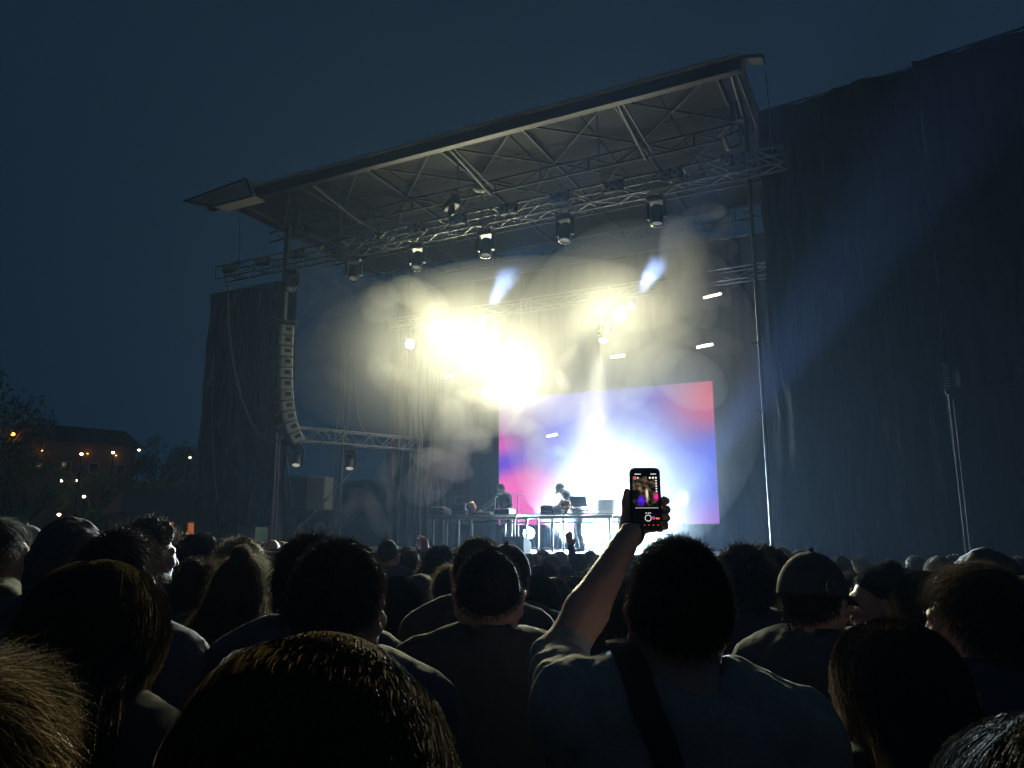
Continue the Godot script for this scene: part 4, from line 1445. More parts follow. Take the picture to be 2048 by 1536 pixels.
func lit_lamp(called: String, label: String, at: Vector3, to: Vector3, r: float, c: Color, shine: float, energy: float, angle: float, soft := 0.6, hang := 0.0) -> Node3D:
	var root := thing(called, label, "stage lamp", facing(at, to), "lit stage lamps")
	var b := black("lamp housing", 0.3)
	part(root, "can", lathe([[0.0, -0.55], [r * 0.7, -0.54], [r * 0.9, -0.4], [r * 1.02, -0.1], [r * 1.06, 0.0], [r * 1.0, 0.0]], 24), b, where(0, 0, -0.01, Vector3(-90, 0, 0)))
	part(root, "lens", lathe([[r * 0.97, -0.02], [r * 0.9, 0.012], [r * 0.5, 0.03], [0.0, 0.035]], 24), glow("lit lens %s %.1f" % [c.to_html(), shine], c, shine), where(0, 0, -0.012, Vector3(-90, 0, 0)))
	for x in [-1, 1]: box(root, "yoke", Vector3(0.03, r * 1.4, 0.06), Vector3(x * r * 1.12, r * 0.5, 0.2), b)
	box(root, "yoke_bar", Vector3(r * 2.3, 0.03, 0.06), Vector3(0, r * 1.22, 0.2), b)
	if hang > 0.0:
		var up := root.transform.basis.inverse() * Vector3.UP
		rod(root, "hanger", Vector3(0, r * 1.22, 0.2), Vector3(0, r * 1.22, 0.2) + up * hang, 0.02, metal())
	if energy > 0.0:
		var l := spot(root, energy, angle, c, soft, r * 0.8)
		l.position = Vector3(0, 0, -0.09)
		if angle > 20.0:                                        # the spill of the lens to all sides
			var w := spot(root, energy * (FLOOR_SPILL if called == "floor_lamp" else SPILL), 54.0, c, 1.0, r * 0.8)
			w.position = Vector3(0, 0, -0.09)
	return root

func build_lamps() -> void:
	var warm := Color(1.0, 0.985, 0.8)
	var cool := Color(0.80, 0.92, 1.0)
	var crowd := Vector3(-1.5, 1.6, -3.0)
	for row in [[820, 688, -4.0, 0.16, 1.0, "round lit lamp in thin haze beside the brightest pair of back lamps"], [922, 676, -4.0, 0.30, 3.0, "largest lit back lamp glaring through smoke beside its smaller twin"], [988, 671, -4.1, 0.22, 1.6, "lit back lamp touching the largest glaring lamp"], [1042, 752, -3.9, 0.34, 2.6, "lit back lamp hanging low at the top edge of the screen"], [1240, 628, -4.0, 0.22, 1.8, "single lit back lamp above the screen by the downward beam"]]:
		var p := on_stage(row[0], row[1], row[2])
		lit_lamp("back_lamp", row[5], st(p.x, p.y, p.z), crowd, row[3], warm, LENS_SHINE, BACK_ENERGY * row[4], 31.0, 1.0, maxf(0.0, 9.0 - p.y))
	# the lamp that throws a visible cone down onto the performer
	var q := on_stage(1207, 680, -2.4)
	var at := st(q.x, q.y, q.z)
	lit_lamp("cone_lamp", "narrow lamp throwing a white cone of light down past the screen", at, at + Vector3(-0.52, -3.0, 0.5), 0.13, Color(1.0, 0.99, 0.88), LENS_SHINE, CONE_ENERGY, 11.0, 0.15, 1.2)
	# lamps on the stage floor
	for row in [[1300, 1068, -1.6, 0.2, 2.6, "dazzling lamp on the stage floor below the raised phone", 30.0], [1216, 985, -3.0, 0.26, 3.6, "bluish lamp on a stand behind the cabinet at the table end", 30.0], [1058, 1066, -1.6, 0.16, 0.9, "floor lamp shining under the tables beside the microphone stand", 34.0], [1128, 1056, -2.2, 0.16, 0.8, "floor lamp behind the legs of the performer with the cap", 34.0], [1166, 1076, -1.9, 0.14, 0.7, "small floor lamp between the feet of the performer with the cap", 34.0]]:
		var p := on_stage(row[0], row[1], row[2])
		var w := st(p.x, p.y, p.z)
		var root := lit_lamp("floor_lamp", row[5], w, Vector3(0.6, 1.9, -2.0), row[3], cool, LENS_SHINE, FLOOR_ENERGY * row[4], row[6], 0.7)
		var down := root.transform.basis.inverse() * Vector3.DOWN * (p.y - DECK - 0.02)
		for x in [-0.12, 0.12]: rod(root, "stand_leg", Vector3(x, -row[3] * 0.9, 0.25), Vector3(x * 1.6, 0, 0.25) + down, 0.016, metal(), 6)
	# thin beams going up and out over the crowd
	for row in [[1335, 1040, -1.9, 1700, 520, 9.0, "floor beam lamp aimed up past the slim roof leg", 2.4], [965, 640, -4.3, 1330, 0, 8.0, "beam lamp behind the glaring pair aimed up over the roof edge", 3.0], [1262, 612, -4.3, 1650, 0, 8.0, "beam lamp above the screen aimed up past the roof corner", 3.0]]:
		var p := on_stage(row[0], row[1], row[2])
		var w := st(p.x, p.y, p.z)
		lit_lamp("beam_lamp", row[6], w, at_distance(row[3], row[4], row[5]), 0.1, Color(0.62, 0.74, 1.0), 4.0, BEAM_ENERGY * (4.0 if row[1] > 900 else 0.7), row[7], 0.35)
	# short white tubes hung in the smoke
	for row in [[1425, 592, 33, 6.0, "white light tube highest in the smoke near the slim roof leg"], [1410, 692, 29, 5.0, "white light tube just above the corner of the screen"], [1236, 713, 27, 2.0, "white light tube beside the downward cone of light"], [900, 753, 20, 14.0, "white light tube in dark smoke below the glaring pair"], [1105, 871, 22, 8.0, "greenish light tube hanging before the screen"], [1012, 799, 24, 2.0, "white light tube along the top edge of the screen"]]:
		var p := on_stage(row[0], row[1], -3.7)
		var long: float = row[2] * 24.0 / FOCAL
		var tube := thing("light_tube", row[4], "light tube", stage_xf(p).rotated_local(Vector3.BACK, deg_to_rad(row[3])), "short light tubes in the smoke")
		part(tube, "glowing_tube", rod_mesh(10), glow("tube glow", Color(1, 1, 0.85), 7.0) if row[0] != 1105 else glow("tube glow green", Color(0.9, 1.0, 0.5), 4.0), Transform3D(Basis(Vector3(0, 0.035, 0), Vector3(long, 0, 0), Vector3(0, 0, 0.035)), Vector3(0, 0, 0.03)))
		box(tube, "housing", Vector3(long + 0.06, 0.1, 0.05), Vector3(0, 0.005, -0.03), black())
		var l := OmniLight3D.new()
		l.name = "tube_light"
		l.light_energy = 0.4
		l.light_size = 0.05
		l.omni_range = 30.0
		l.omni_attenuation = 2.0
		l.shadow_enabled = true
		tube.add_child(l)
		l.position = Vector3(0, 0, 0.12)

# ---------------------------------------------------------------- the two performers and their tables
const TABLE_TOP := 2.30

func build_tables() -> void:
	var wood := mat("table wood", lin(0.42, 0.34, 0.24), 0.55)
	grain(wood, 1.0, noise_texture("wood grain", 0.02, FastNoiseLite.TYPE_SIMPLEX_SMOOTH, 5, 0.0, tones(0.6, 1.0)))
	wood.uv1_scale = Vector3(0.6, 6, 6)
	for row in [[858, 1035, "wooden plank table on steel tube legs before the performer at the microphone"], [1043, 1227, "wooden plank table on steel tube legs before the performer with the cap"]]:
		var a := on_stage(row[0], 1030, 1.0)
		var b := on_stage(row[1], 1030, 1.0)
		var w := b.x - a.x
		var root := thing("table", row[2], "table", stage_xf(Vector3((a.x + b.x) / 2, DECK, 0.6)), "DJ tables")
		for i in 4: box(root, "plank", Vector3(w, 0.04, 0.205), Vector3(0, TABLE_TOP - DECK - 0.02, -0.315 + i * 0.21), wood, Vector3.ZERO, 0.006)
		for z in [-0.38, 0.38]: box(root, "apron", Vector3(w - 0.06, 0.07, 0.035), Vector3(0, TABLE_TOP - DECK - 0.078, z), wood)
		for x in [-w / 2 + 0.1, -w / 6, w / 2 - 0.12]:
			for z in [-0.32, 0.34]: rod(root, "leg", Vector3(x, 0, z), Vector3(x, TABLE_TOP - DECK - 0.045, z), 0.03, metal(), 12)
		rod(root, "stretcher", Vector3(-w / 2 + 0.1, 0.7, -0.32), Vector3(w / 2 - 0.12, 0.7, -0.32), 0.018, metal())

func on_table(px: float, v: float) -> Vector3:
	return Vector3(on_stage(px, 1022, v).x, TABLE_TOP, v)

func build_gear() -> void:
	var b := black("device black", 0.45)
	var knob := mat("knob grey", lin(0.3, 0.3, 0.3), 0.4)
	var r := thing("mixer", "black mixing desk with small knobs at the end of the first table", "mixer", stage_xf(on_table(877, 0.7), 8))
	box(r, "case", Vector3(0.42, 0.2, 0.4), Vector3(0, 0.1, 0), b)
	for i in 12: part(r, "knob", lathe([[0.018, 0], [0.016, 0.03], [0, 0.032]], 10), knob, where(-0.15 + (i % 4) * 0.1, 0.2, -0.12 + int(i / 4.0) * 0.1))
	r = thing("effects_box", "small dark effects box with cables beside the mixing desk", "device", stage_xf(on_table(897, 0.62)))
	box(r, "case", Vector3(0.16, 0.14, 0.2), Vector3(0, 0.07, 0), mat("device grey", lin(0.12, 0.12, 0.12), 0.5))
	for i in 3: part(r, "knob", lathe([[0.015, 0], [0.013, 0.025], [0, 0.027]], 10), knob, where(-0.04 + i * 0.04, 0.14, 0))
	r = thing("amplifier", "black square amplifier box in the middle of the first table", "device", stage_xf(on_table(920, 0.72), 6))
	box(r, "case", Vector3(0.38, 0.3, 0.26), Vector3(0, 0.15, 0), b)
	box(r, "face", Vector3(0.34, 0.25, 0.01), Vector3(0, 0.15, 0.134), black("grille", 0.8))
	rod(r, "antenna", Vector3(-0.12, 0.3, 0), Vector3(-0.13, 0.46, 0.02), 0.006, metal(), 6)
	rod(r, "lamp_arm", Vector3(-0.13, 0.46, 0.02), Vector3(0.04, 0.49, 0.05), 0.006, metal(), 6)
	for row in [[943, "copper globe lamp on the first table beside the square amplifier"], [1132, "copper globe lamp on the second table before the performer with the cap"]]:
		r = thing("globe_lamp", row[1], "globe lamp", stage_xf(on_table(row[0], 0.75)), "globe lamps on the tables")
		part(r, "globe", lathe([[0.0, 0.07], [0.06, 0.08], [0.115, 0.13], [0.14, 0.2], [0.115, 0.28], [0.06, 0.33], [0.0, 0.34]], 24), mat("copper glass", lin(0.55, 0.28, 0.18), 0.12, 0.7))
		part(r, "foot", lathe([[0.08, 0.0], [0.08, 0.015], [0.03, 0.03], [0.025, 0.085], [0.0, 0.09]], 18), b)
	r = thing("controller", "flat black controller under the reaching hand of the first performer", "device", stage_xf(on_table(966, 0.7), 4))
	box(r, "case", Vector3(0.5, 0.06, 0.3), Vector3(0, 0.03, 0), b)
	for i in 16: box(r, "pad", Vector3(0.035, 0.012, 0.035), Vector3(-0.18 + (i % 8) * 0.052, 0.064, -0.05 + int(i / 8.0) * 0.06), knob)
	r = thing("synthesizer", "black keyboard case with pale rear edge before the first performer", "keyboard", stage_xf(on_table(1009, 0.66), -3))
	box(r, "case", Vector3(0.46, 0.13, 0.34), Vector3(0, 0.065, 0), b)
	box(r, "rear_edge", Vector3(0.44, 0.015, 0.03), Vector3(0, 0.137, 0.15), mat("pale plastic", lin(0.6, 0.6, 0.6), 0.4))
	for i in 14: box(r, "key", Vector3(0.026, 0.014, 0.12), Vector3(-0.19 + i * 0.029, 0.137, -0.08), mat("pale plastic", lin(0.6, 0.6, 0.6), 0.4))
	r = thing("gooseneck_lamp", "thin bent desk lamp rising beside the keyboard case", "lamp arm", stage_xf(on_table(991, 0.5)))
	part(r, "neck", sweep(curve([Vector3(0, 0, 0), Vector3(-0.01, 0.2, 0), Vector3(0, 0.42, 0), Vector3(0.06, 0.46, 0)], 6), 0.012, 7), mat("pale plastic", lin(0.6, 0.6, 0.6), 0.4))
	part(r, "foot", lathe([[0.05, 0], [0.05, 0.012], [0, 0.02]], 14), b)
	r = thing("sampler", "black sampler box at the near end of the second table", "device", stage_xf(on_table(1096, 0.7), 5))
	box(r, "case", Vector3(0.3, 0.19, 0.26), Vector3(0, 0.095, 0), b)
	for i in 6: part(r, "knob", lathe([[0.018, 0], [0.016, 0.03], [0, 0.032]], 10), knob, where(-0.1 + (i % 3) * 0.09, 0.19, -0.05 + int(i / 3.0) * 0.1))
	rod(r, "antenna", Vector3(-0.1, 0.19, 0), Vector3(-0.09, 0.4, 0), 0.007, metal(), 6)
	r = thing("drum_machine", "white and grey drum machine beside the second globe lamp", "device", stage_xf(on_table(1117, 0.62)))
	box(r, "case", Vector3(0.26, 0.15, 0.24), Vector3(0, 0.075, 0), mat("white plastic", lin(0.65, 0.67, 0.7), 0.45))
	for i in 8: box(r, "pad", Vector3(0.04, 0.01, 0.05), Vector3(-0.09 + (i % 4) * 0.06, 0.155, -0.04 + int(i / 4.0) * 0.07), b)
	r = thing("laptop_stand", "pale open laptop on a stand half hidden by smoke", "laptop", stage_xf(on_table(1163, 0.66)))
	box(r, "base", Vector3(0.4, 0.02, 0.28), Vector3(0, 0.16, 0), metal())
	box(r, "lid", Vector3(0.4, 0.26, 0.012), Vector3(0, 0.28, 0.18), metal(), Vector3(20, 0, 0))
	for x in [-0.16, 0.16]: rod(r, "stand_leg", Vector3(x, 0, 0.05), Vector3(x, 0.15, 0), 0.012, metal())
	var s := on_stage(1213, 1031, -0.1)
	r = thing("side_cabinet", "grey loudspeaker cabinet on a stand behind the end of the second table", "loudspeaker", stage_xf(Vector3(s.x, DECK, -0.2)))
	box(r, "cabinet", Vector3(0.42, 0.4, 0.36), Vector3(0, 1.06, 0), mat("grey cabinet", lin(0.2, 0.2, 0.17), 0.6), Vector3.ZERO, 0.03)
	box(r, "grille", Vector3(0.36, 0.34, 0.015), Vector3(0, 1.06, 0.185), mat("grey grille", lin(0.14, 0.14, 0.12), 0.7))
	rod(r, "pole", Vector3(0, 0.2, 0), Vector3(0, 0.86, 0), 0.022, metal())
	for i in 3: rod(r, "stand_leg", Vector3(0, 0.4, 0), Vector3(cos(i * 2.1), 0.0, sin(i * 2.1)) * 0.34 + Vector3(0, 0.01, 0), 0.014, metal())
	var k := on_stage(1036, 1085, 0.1)
	r = thing("microphone_stand", "black boom microphone stand reaching to the mouth of the first performer", "microphone stand", stage_xf(Vector3(k.x, DECK, 0.1)))
	rod(r, "pole", Vector3(0, 0.02, 0), Vector3(0, 1.42, 0), 0.012, b)
	rod(r, "boom", Vector3(0.17, 1.4, 0), Vector3(-0.44, 1.5, 0.02), 0.009, b)
	part(r, "microphone", sweep(PackedVector3Array([Vector3(-0.38, 1.49, 0.02), Vector3(-0.46, 1.5, 0.02), Vector3(-0.52, 1.505, 0.02), Vector3(-0.56, 1.51, 0.02), Vector3(-0.58, 1.512, 0.02)]), [0.012, 0.016, 0.026, 0.026, 0.008], 10), metal())
	part(r, "base", lathe([[0.14, 0], [0.14, 0.015], [0.03, 0.035], [0, 0.036]], 20), b)
	for row in [["table cable hanging in loops from the end of the first table", [[862, 1026, 1.04], [859, 1050, 1.06], [864, 1075, 1.05], [868, 1100, 1.04]]], ["table cable lying among the devices on the first table", [[880, 1023, 0.9], [905, 1024, 0.95], [935, 1023, 0.92], [965, 1024, 0.95], [990, 1023, 0.9]]], ["table cable lying along the second table towards the laptop", [[1085, 1023, 0.95], [1120, 1024, 0.97], [1150, 1022, 0.93], [1180, 1020, 0.9], [1200, 1018, 0.7]]], ["table cable dropping behind the legs of the second table", [[1207, 1018, 0.2], [1193, 1035, 0.3], [1182, 1055, 0.3], [1190, 1080, 0.3], [1192, 1104, 0.3]]]]:
		var pts := []
		var o := Vector3.ZERO
		for q in row[1]:
			var p := on_stage(q[0], q[1], q[2])
			var w := st(p.x, maxf(p.y, TABLE_TOP + 0.012) if q[1] < 1026 else maxf(p.y, DECK + 0.015), p.z)
			if pts.is_empty(): o = w
			pts.append(w - o)
		tag(part(self, "table_cable", sweep(curve(pts, 6), 0.012, 6), mat("cable rubber", lin(0.1, 0.1, 0.085), 0.45), Transform3D(Basis(), o)), row[0], "cable", "cables on the tables")

func build_performers() -> void:
	var tilt := Basis(Vector3.RIGHT, deg_to_rad(-24))
	var p := standing({"head": Transform3D(tilt, Vector3(0, 1.565, -0.27)), "neck": Vector3(0, 1.43, -0.18), "chest": Vector3(0, 1.28, -0.13), "waist": Vector3(0, 1.07, -0.04), "pelvis": Vector3(0, 0.95, 0.02),
		"sh": [Vector3(-0.175, 1.375, -0.15), Vector3(0.175, 1.375, -0.15)], "el": [Vector3(-0.27, 1.13, -0.2), Vector3(0.34, 1.19, -0.3)], "wr": [Vector3(-0.14, 1.04, -0.42), Vector3(0.5, 1.02, -0.46)], "palm": [Vector3(0.2, -1, 0), Vector3(-0.2, -1, 0)], "thumb": [1, -1]})
	var look := {"hair": "short", "tone": BROWN, "seed": 4, "fine": 0.4, "top": lin(0.03, 0.04, 0.045), "low": lin(0.015, 0.017, 0.02), "wear": "shirt"}
	var f := on_stage(1013, 1097, -0.3)
	var root := thing("person", "performer in dark shirt bending over the first table beside the microphone", "person", stage_xf(Vector3(f.x, DECK, -0.3), 172), "performers on the stage")
	dress(root, {"pose": p, "skin": skin_mesh(p, [0.5, 0.5]), "top": mesh_of(top_field(p, 1.85, 0.016, 5, 0.004)), "legs": legs_mesh(p, 3)}, look)
	tilt = Basis(Vector3.RIGHT, deg_to_rad(-38))
	p = standing({"head": Transform3D(tilt, Vector3(0, 1.52, -0.42)), "neck": Vector3(0, 1.40, -0.3), "chest": Vector3(0, 1.27, -0.2), "waist": Vector3(0, 1.07, -0.06), "pelvis": Vector3(0, 0.95, 0.03),
		"sh": [Vector3(-0.178, 1.335, -0.26), Vector3(0.178, 1.335, -0.26)], "el": [Vector3(-0.26, 1.12, -0.4), Vector3(0.25, 1.12, -0.4)], "wr": [Vector3(-0.1, 1.03, -0.62), Vector3(0.16, 1.03, -0.66)], "palm": [Vector3(0.2, -1, 0), Vector3(-0.2, -1, 0)], "thumb": [1, -1],
		"kn": [Vector3(-0.12, 0.5, 0.0), Vector3(0.12, 0.5, -0.02)], "an": [Vector3(-0.15, 0.085, 0.08), Vector3(0.15, 0.085, 0.0)], "wide": 1.1})
	look = {"hair": "crop", "tone": DARK, "seed": 2, "fine": 0.4, "cap": lin(0.03, 0.12, 0.07), "top": lin(0.05, 0.055, 0.06), "low": lin(0.015, 0.017, 0.02), "wear": "shirt"}
	f = on_stage(1156, 1103, -0.1)
	root = thing("person", "performer in green cap leaning over the second table", "person", stage_xf(Vector3(f.x, DECK, -0.1), 122), "performers on the stage")
	dress(root, {"pose": p, "skin": skin_mesh(p, [0.5, 0.5]), "top": mesh_of(top_field(p, 1.9, 0.016, 9, 0.004)), "legs": legs_mesh(p, 6)}, look)

# ---------------------------------------------------------------- the man who films with his phone
func phone_picture() -> Image:
	var im := Image.create(144, 300, false, Image.FORMAT_RGB8)
	im.fill(Color(0.004, 0.004, 0.006))
	var n := FastNoiseLite.new()
	n.seed = 4
	n.frequency = 0.03
	for y in range(34, 190):
		for x in range(6, 138):
			var u := x / 144.0
			var t := (y - 34) / 156.0
			var k := clampf(0.32 + n.get_noise_2d(x, y) * 0.5 - absf(t - 0.35) * 0.3, 0.02, 1.0)
			var c := Color(0.75, 0.62, 0.48) * k
			c = c.lerp(Color(0.5, 0.46, 0.34), smoothstep(0.12, 0.0, Vector2(u - 0.3, (t - 0.4) * 1.1).length()))
			c = c.lerp(Color(0.95, 0.88, 0.75), smoothstep(0.08, 0.0, absf(u - 0.55)) * smoothstep(0.35, 0.5, t) * smoothstep(1.0, 0.6, t))
			c = c.lerp(Color(0.3, 0.12, 0.85), smoothstep(0.2, 0.05, Vector2((u - 0.33) * 0.9, (t - 0.82) * 0.8).length()))
			c = c.lerp(Color(0.9, 0.15, 0.55), smoothstep(0.17, 0.03, Vector2(u - 0.9, (t - 0.68) * 0.9).length()))
			c = c.lerp(Color(0.02, 0.02, 0.02), smoothstep(0.3, 0.16, u) * smoothstep(0.4, 0.5, t) * smoothstep(0.85, 0.7, t))
			if t > 0.86 and n.get_noise_2d(x * 4.0, y * 4.0) > 0.1: c = Color(0.02, 0.02, 0.03)
			im.set_pixel(x, y, c)
	var white := Color(0.95, 0.93, 0.9)
	var dot := func(x: int, y: int, r: int, c: Color, hole := 0) -> void:
		for j in range(-r, r + 1):
			for i in range(-r, r + 1):
				var q := i * i + j * j
				if q <= r * r and q >= hole * hole: im.set_pixel(clampi(x + i, 0, 143), clampi(y + j, 0, 299), c)
	for x in range(18, 52): if x % 5 != 0: im.fill_rect(Rect2i(x, 18, 1, 5), white)          # small status lettering, too blurred to read
	for x in range(102, 132): if x % 6 != 0: im.fill_rect(Rect2i(x, 18, 1, 5), white)
	dot.call(18, 40, 8, white)
	dot.call(18, 40, 7, Color(0.9, 0.05, 0.1))
	dot.call(34, 40, 4, white)
	for x in [98, 114, 130]: dot.call(x, 40, 5, white)
	for y in [55, 69, 83, 97, 111]: dot.call(130, y, 4, white)
	for x in range(14, 136): if (x * 7) % 11 < 6: im.fill_rect(Rect2i(x, 196, 1, 4), white)
	for x in [70, 82, 92]: dot.call(x, 224, 3, white)
	dot.call(80, 250, 17, white, 14)
	dot.call(108, 250, 8, Color(0.85, 0.25, 0.3))
	dot.call(108, 245, 5, Color(0.3, 0.3, 0.9))
	for x in [124, 134]: dot.call(x, 252, 5, Color(0.95, 0.45, 0.35))
	for x in [60, 82, 106, 130]: dot.call(x, 286, 3, Color(0.9, 0.25, 0.2))
	return im

func build_filmer() -> void:
	var far := 1.45
	var top := at_distance(1349, 1070, far)
	var size := 1.0
	var base := Vector3(top.x, top.y, top.z)
	var xf := Transform3D(Basis(Vector3.UP, deg_to_rad(-2)), Vector3(base.x, 0, base.z))
	var grow_ := top.y / (HEAD_Y + 0.138)
	xf.basis = xf.basis.scaled(Vector3(1, grow_, 1))
	var back := xf.affine_inverse()
	var phone_at := at_distance(1291, 998, 1.98)
	var el := back * at_distance(1118, 1318, 1.68)
	var wr := back * at_distance(1262, 1066, 1.9)
	var p := standing({"head": Transform3D(Basis(Vector3.UP, deg_to_rad(3)), Vector3(0, HEAD_Y, -0.005)), "wide": 1.1, "sh": [Vector3(-0.182, 1.44, -0.03), Vector3(0.19, 1.405, 0.015)], "el": [el, Vector3(0.26, 1.12, 0.04)], "wr": [wr, Vector3(0.2, 0.92, -0.12)]})
	var s := Shape.new()
	var b := limits(p, 0.16)
	var f := Field.new(b[0], b[1], 0.018)
	torso(f, p, 0.0)
	f.cone(p.neck + Vector3(0, -0.04, 0), p.head.origin + Vector3(0, -0.1, 0.03), 0.068, 0.06, 0.05)
	for k in 2:
		f.cone(p.sh[k], p.el[k], 0.056, 0.045, 0.04)
		f.cone(p.el[k], p.el[k].lerp(p.wr[k], 0.35), 0.047, 0.047, 0.03)
		f.cone(p.el[k].lerp(p.wr[k], 0.35), p.wr[k], 0.047, 0.029, 0.02)
		f.cone(p.pelvis + Vector3((k * 2 - 1) * 0.085, -0.03, 0), p.kn[k], 0.088, 0.056, 0.04)
		f.cone(p.kn[k], p.an[k], 0.056, 0.038, 0.03)
		f.cone(p.an[k], p.an[k] + Vector3(0, -0.045, -0.13), 0.036, 0.026, 0.02)
	f.net(s)
	head_field(p.head, s, 0.005)
	var y: Vector3 = (p.wr[1] - p.el[1]).normalized()
	var z := (Vector3(-1, 0, -0.3) - y * Vector3(-1, 0, -0.3).dot(y)).normalized()
	hand_field(Transform3D(Basis(y.cross(z), y, z), p.wr[1] + y * 0.02), -1, 0.6, s)
	# the hand behind the phone: fingers round its right edge, the thumb along its left
	var turn := Basis(Vector3.UP, deg_to_rad(-4)) * Basis(Vector3.RIGHT, deg_to_rad(-6))
	var ph := Transform3D(turn, phone_at)
	var loc := back * ph
	var wl := ph.affine_inverse() * at_distance(1262, 1066, 1.9)
	var h := Field.new(Vector3(-0.12, -0.17, -0.1), Vector3(0.09, 0.06, 0.05), 0.004)
	h.cone(wl, Vector3(-0.034, -0.085, -0.034), 0.031, 0.03, 0.02)
	h.ball(Vector3(-0.02, -0.045, -0.034), Vector3(0.032, 0.05, 0.018), 0.02, Basis(Vector3.BACK, deg_to_rad(-14)))
	h.cone(Vector3(-0.04, -0.09, -0.028), Vector3(-0.046, -0.05, -0.018), 0.02, 0.016, 0.02)
	h.cone(Vector3(-0.046, -0.05, -0.018), Vector3(-0.049, -0.01, -0.006), 0.0135, 0.0105, 0.008)
	h.cone(Vector3(-0.049, -0.01, -0.006), Vector3(-0.046, 0.018, 0.005), 0.0105, 0.0085, 0.006)
	for i in 4:
		var fy: float = [-0.004, -0.026, -0.047, -0.066][i]
		var reach: float = [0.052, 0.0535, 0.052, 0.047][i]
		var k0 := Vector3(0.002, fy - 0.006, -0.036)
		var k1 := Vector3(0.036, fy - 0.003, -0.03)
		var k2 := Vector3(reach, fy, -0.008)
		var k3 := Vector3(reach - 0.008, fy + 0.002, 0.0125)
		h.cone(k0, k1, 0.0105, 0.0095, 0.006)
		h.cone(k1, k2, 0.0095, 0.009, 0.004)
		h.cone(k2, k3, 0.0088, 0.0078, 0.003)
	var from := s.v.size()
	h.net(s)
	for i in range(from, s.v.size()):
		s.v[i] = loc * s.v[i]
		s.n[i] = (loc.basis * s.n[i]).normalized()
	var shirt := top_field(p, 1.28, 0.011, 40, 0.0)
	shirt.crease(folds(71, 8.0), 0.009, Vector3(1, 0.5, 1))
	var root := thing("person", "tall man in grey top with shoulder strap, holding up a phone", "person", xf, "people in the crowd")
	var grey := lin(0.3, 0.29, 0.27)
	part(root, "body", s.mesh(), skin_matter(0.95))
	part(root, "shirt", mesh_of(shirt), cloth(grey, "shirt"))
	part(root, "trousers", legs_mesh(p, 15), cloth(lin(0.03, 0.035, 0.05)))
	for k in 2: part(root, "shoe", lib["shoe mesh"], cloth(lin(0.02, 0.02, 0.02)), where(p.an[k].x, p.an[k].y - 0.085, p.an[k].z - 0.02))
	part(root, "hair", hair_mesh("crop", 14, 2.0), hair_matter(DARK), p.head)
	# strap from the left shoulder across the back
	var pts := PackedVector3Array()
	var outs := []
	for i in 26:
		var t := i / 25.0
		var over := smoothstep(0.2, 0.0, t)                        # the first stretch lies over the shoulder
		var q := shirt.settle(Vector3(lerpf(-0.115, 0.2, t), lerpf(1.5, 0.99, t) + 0.1 * over, lerpf(0.22, -0.04, over)), 0.013)
		pts.append(q)
		outs.append(shirt.slope(q))
	var band := Shape.new()
	for skin in [1, -1]:
		var q := PackedVector3Array()
		for i in pts.size():
			var d := (pts[mini(i + 1, 25)] - pts[maxi(i - 1, 0)]).normalized()
			var side: Vector3 = d.cross(outs[i]).normalized()
			for k in [-1, 1]: q.append(pts[i] + side * k * 0.024 + outs[i] * (0.0025 if skin > 0 else -0.002))
		band.grid(q, 2, pts.size(), skin < 0)
	part(root, "shoulder_strap", band.mesh(), cloth(lin(0.012, 0.013, 0.016)))
	# the phone
	var ph_root := thing("phone", "dark phone held up in a hand with its screen showing the stage", "phone", ph)
	var body_ := Shape.new()
	var outline := PackedVector2Array()
	for k in 4:
		var cx: float = [1, -1, -1, 1][k] * (0.0385 - 0.013)
		var cy: float = [1, 1, -1, -1][k] * (0.0785 - 0.013)
		for i in 7:
			var a := PI / 2 * (k + i / 6.0)
			outline.append(Vector2(cx + cos(a) * 0.013, cy + sin(a) * 0.013))
	var ring := func(grow2: float, zz: float) -> PackedVector3Array:
		var r := PackedVector3Array()
		for i in outline.size() + 1:
			var q := outline[i % outline.size()]
			r.append(Vector3(q.x * grow2, q.y * (1.0 - (1.0 - grow2) * 0.5), zz))
		return r
	var skinpts := PackedVector3Array()
	for q in [[0.0, -0.0055], [0.94, -0.0055], [1.0, -0.003], [1.0, 0.004], [0.97, 0.0062], [0.93, 0.0062], [0.925, 0.0048], [0.0, 0.0048]]: skinpts.append_array(ring.call(q[0], q[1]))
	body_.grid(skinpts, outline.size() + 1, 8, false, true)
	part(ph_root, "case", body_.mesh(), mat("phone case", lin(0.012, 0.012, 0.013), 0.4))
	var scr := QuadMesh.new()
	scr.size = Vector2(0.068, 0.144)
	var sm := StandardMaterial3D.new()
	sm.resource_name = "phone picture"
	sm.albedo_color = Color(0.02, 0.02, 0.02)
	sm.roughness = 0.2
	sm.emission_enabled = true
	sm.emission_operator = BaseMaterial3D.EMISSION_OP_MULTIPLY
	sm.emission = Color.WHITE
	sm.emission_texture = ImageTexture.create_from_image(phone_picture())
	sm.emission_energy_multiplier = 0.9
	part(ph_root, "screen", scr, sm, where(0, 0, 0.0056))
	part(ph_root, "camera_bump", box_mesh(Vector3(0.03, 0.03, 0.003), 0.001), mat("phone case", lin(0.012, 0.012, 0.013), 0.4), where(0.015, 0.055, -0.0068))

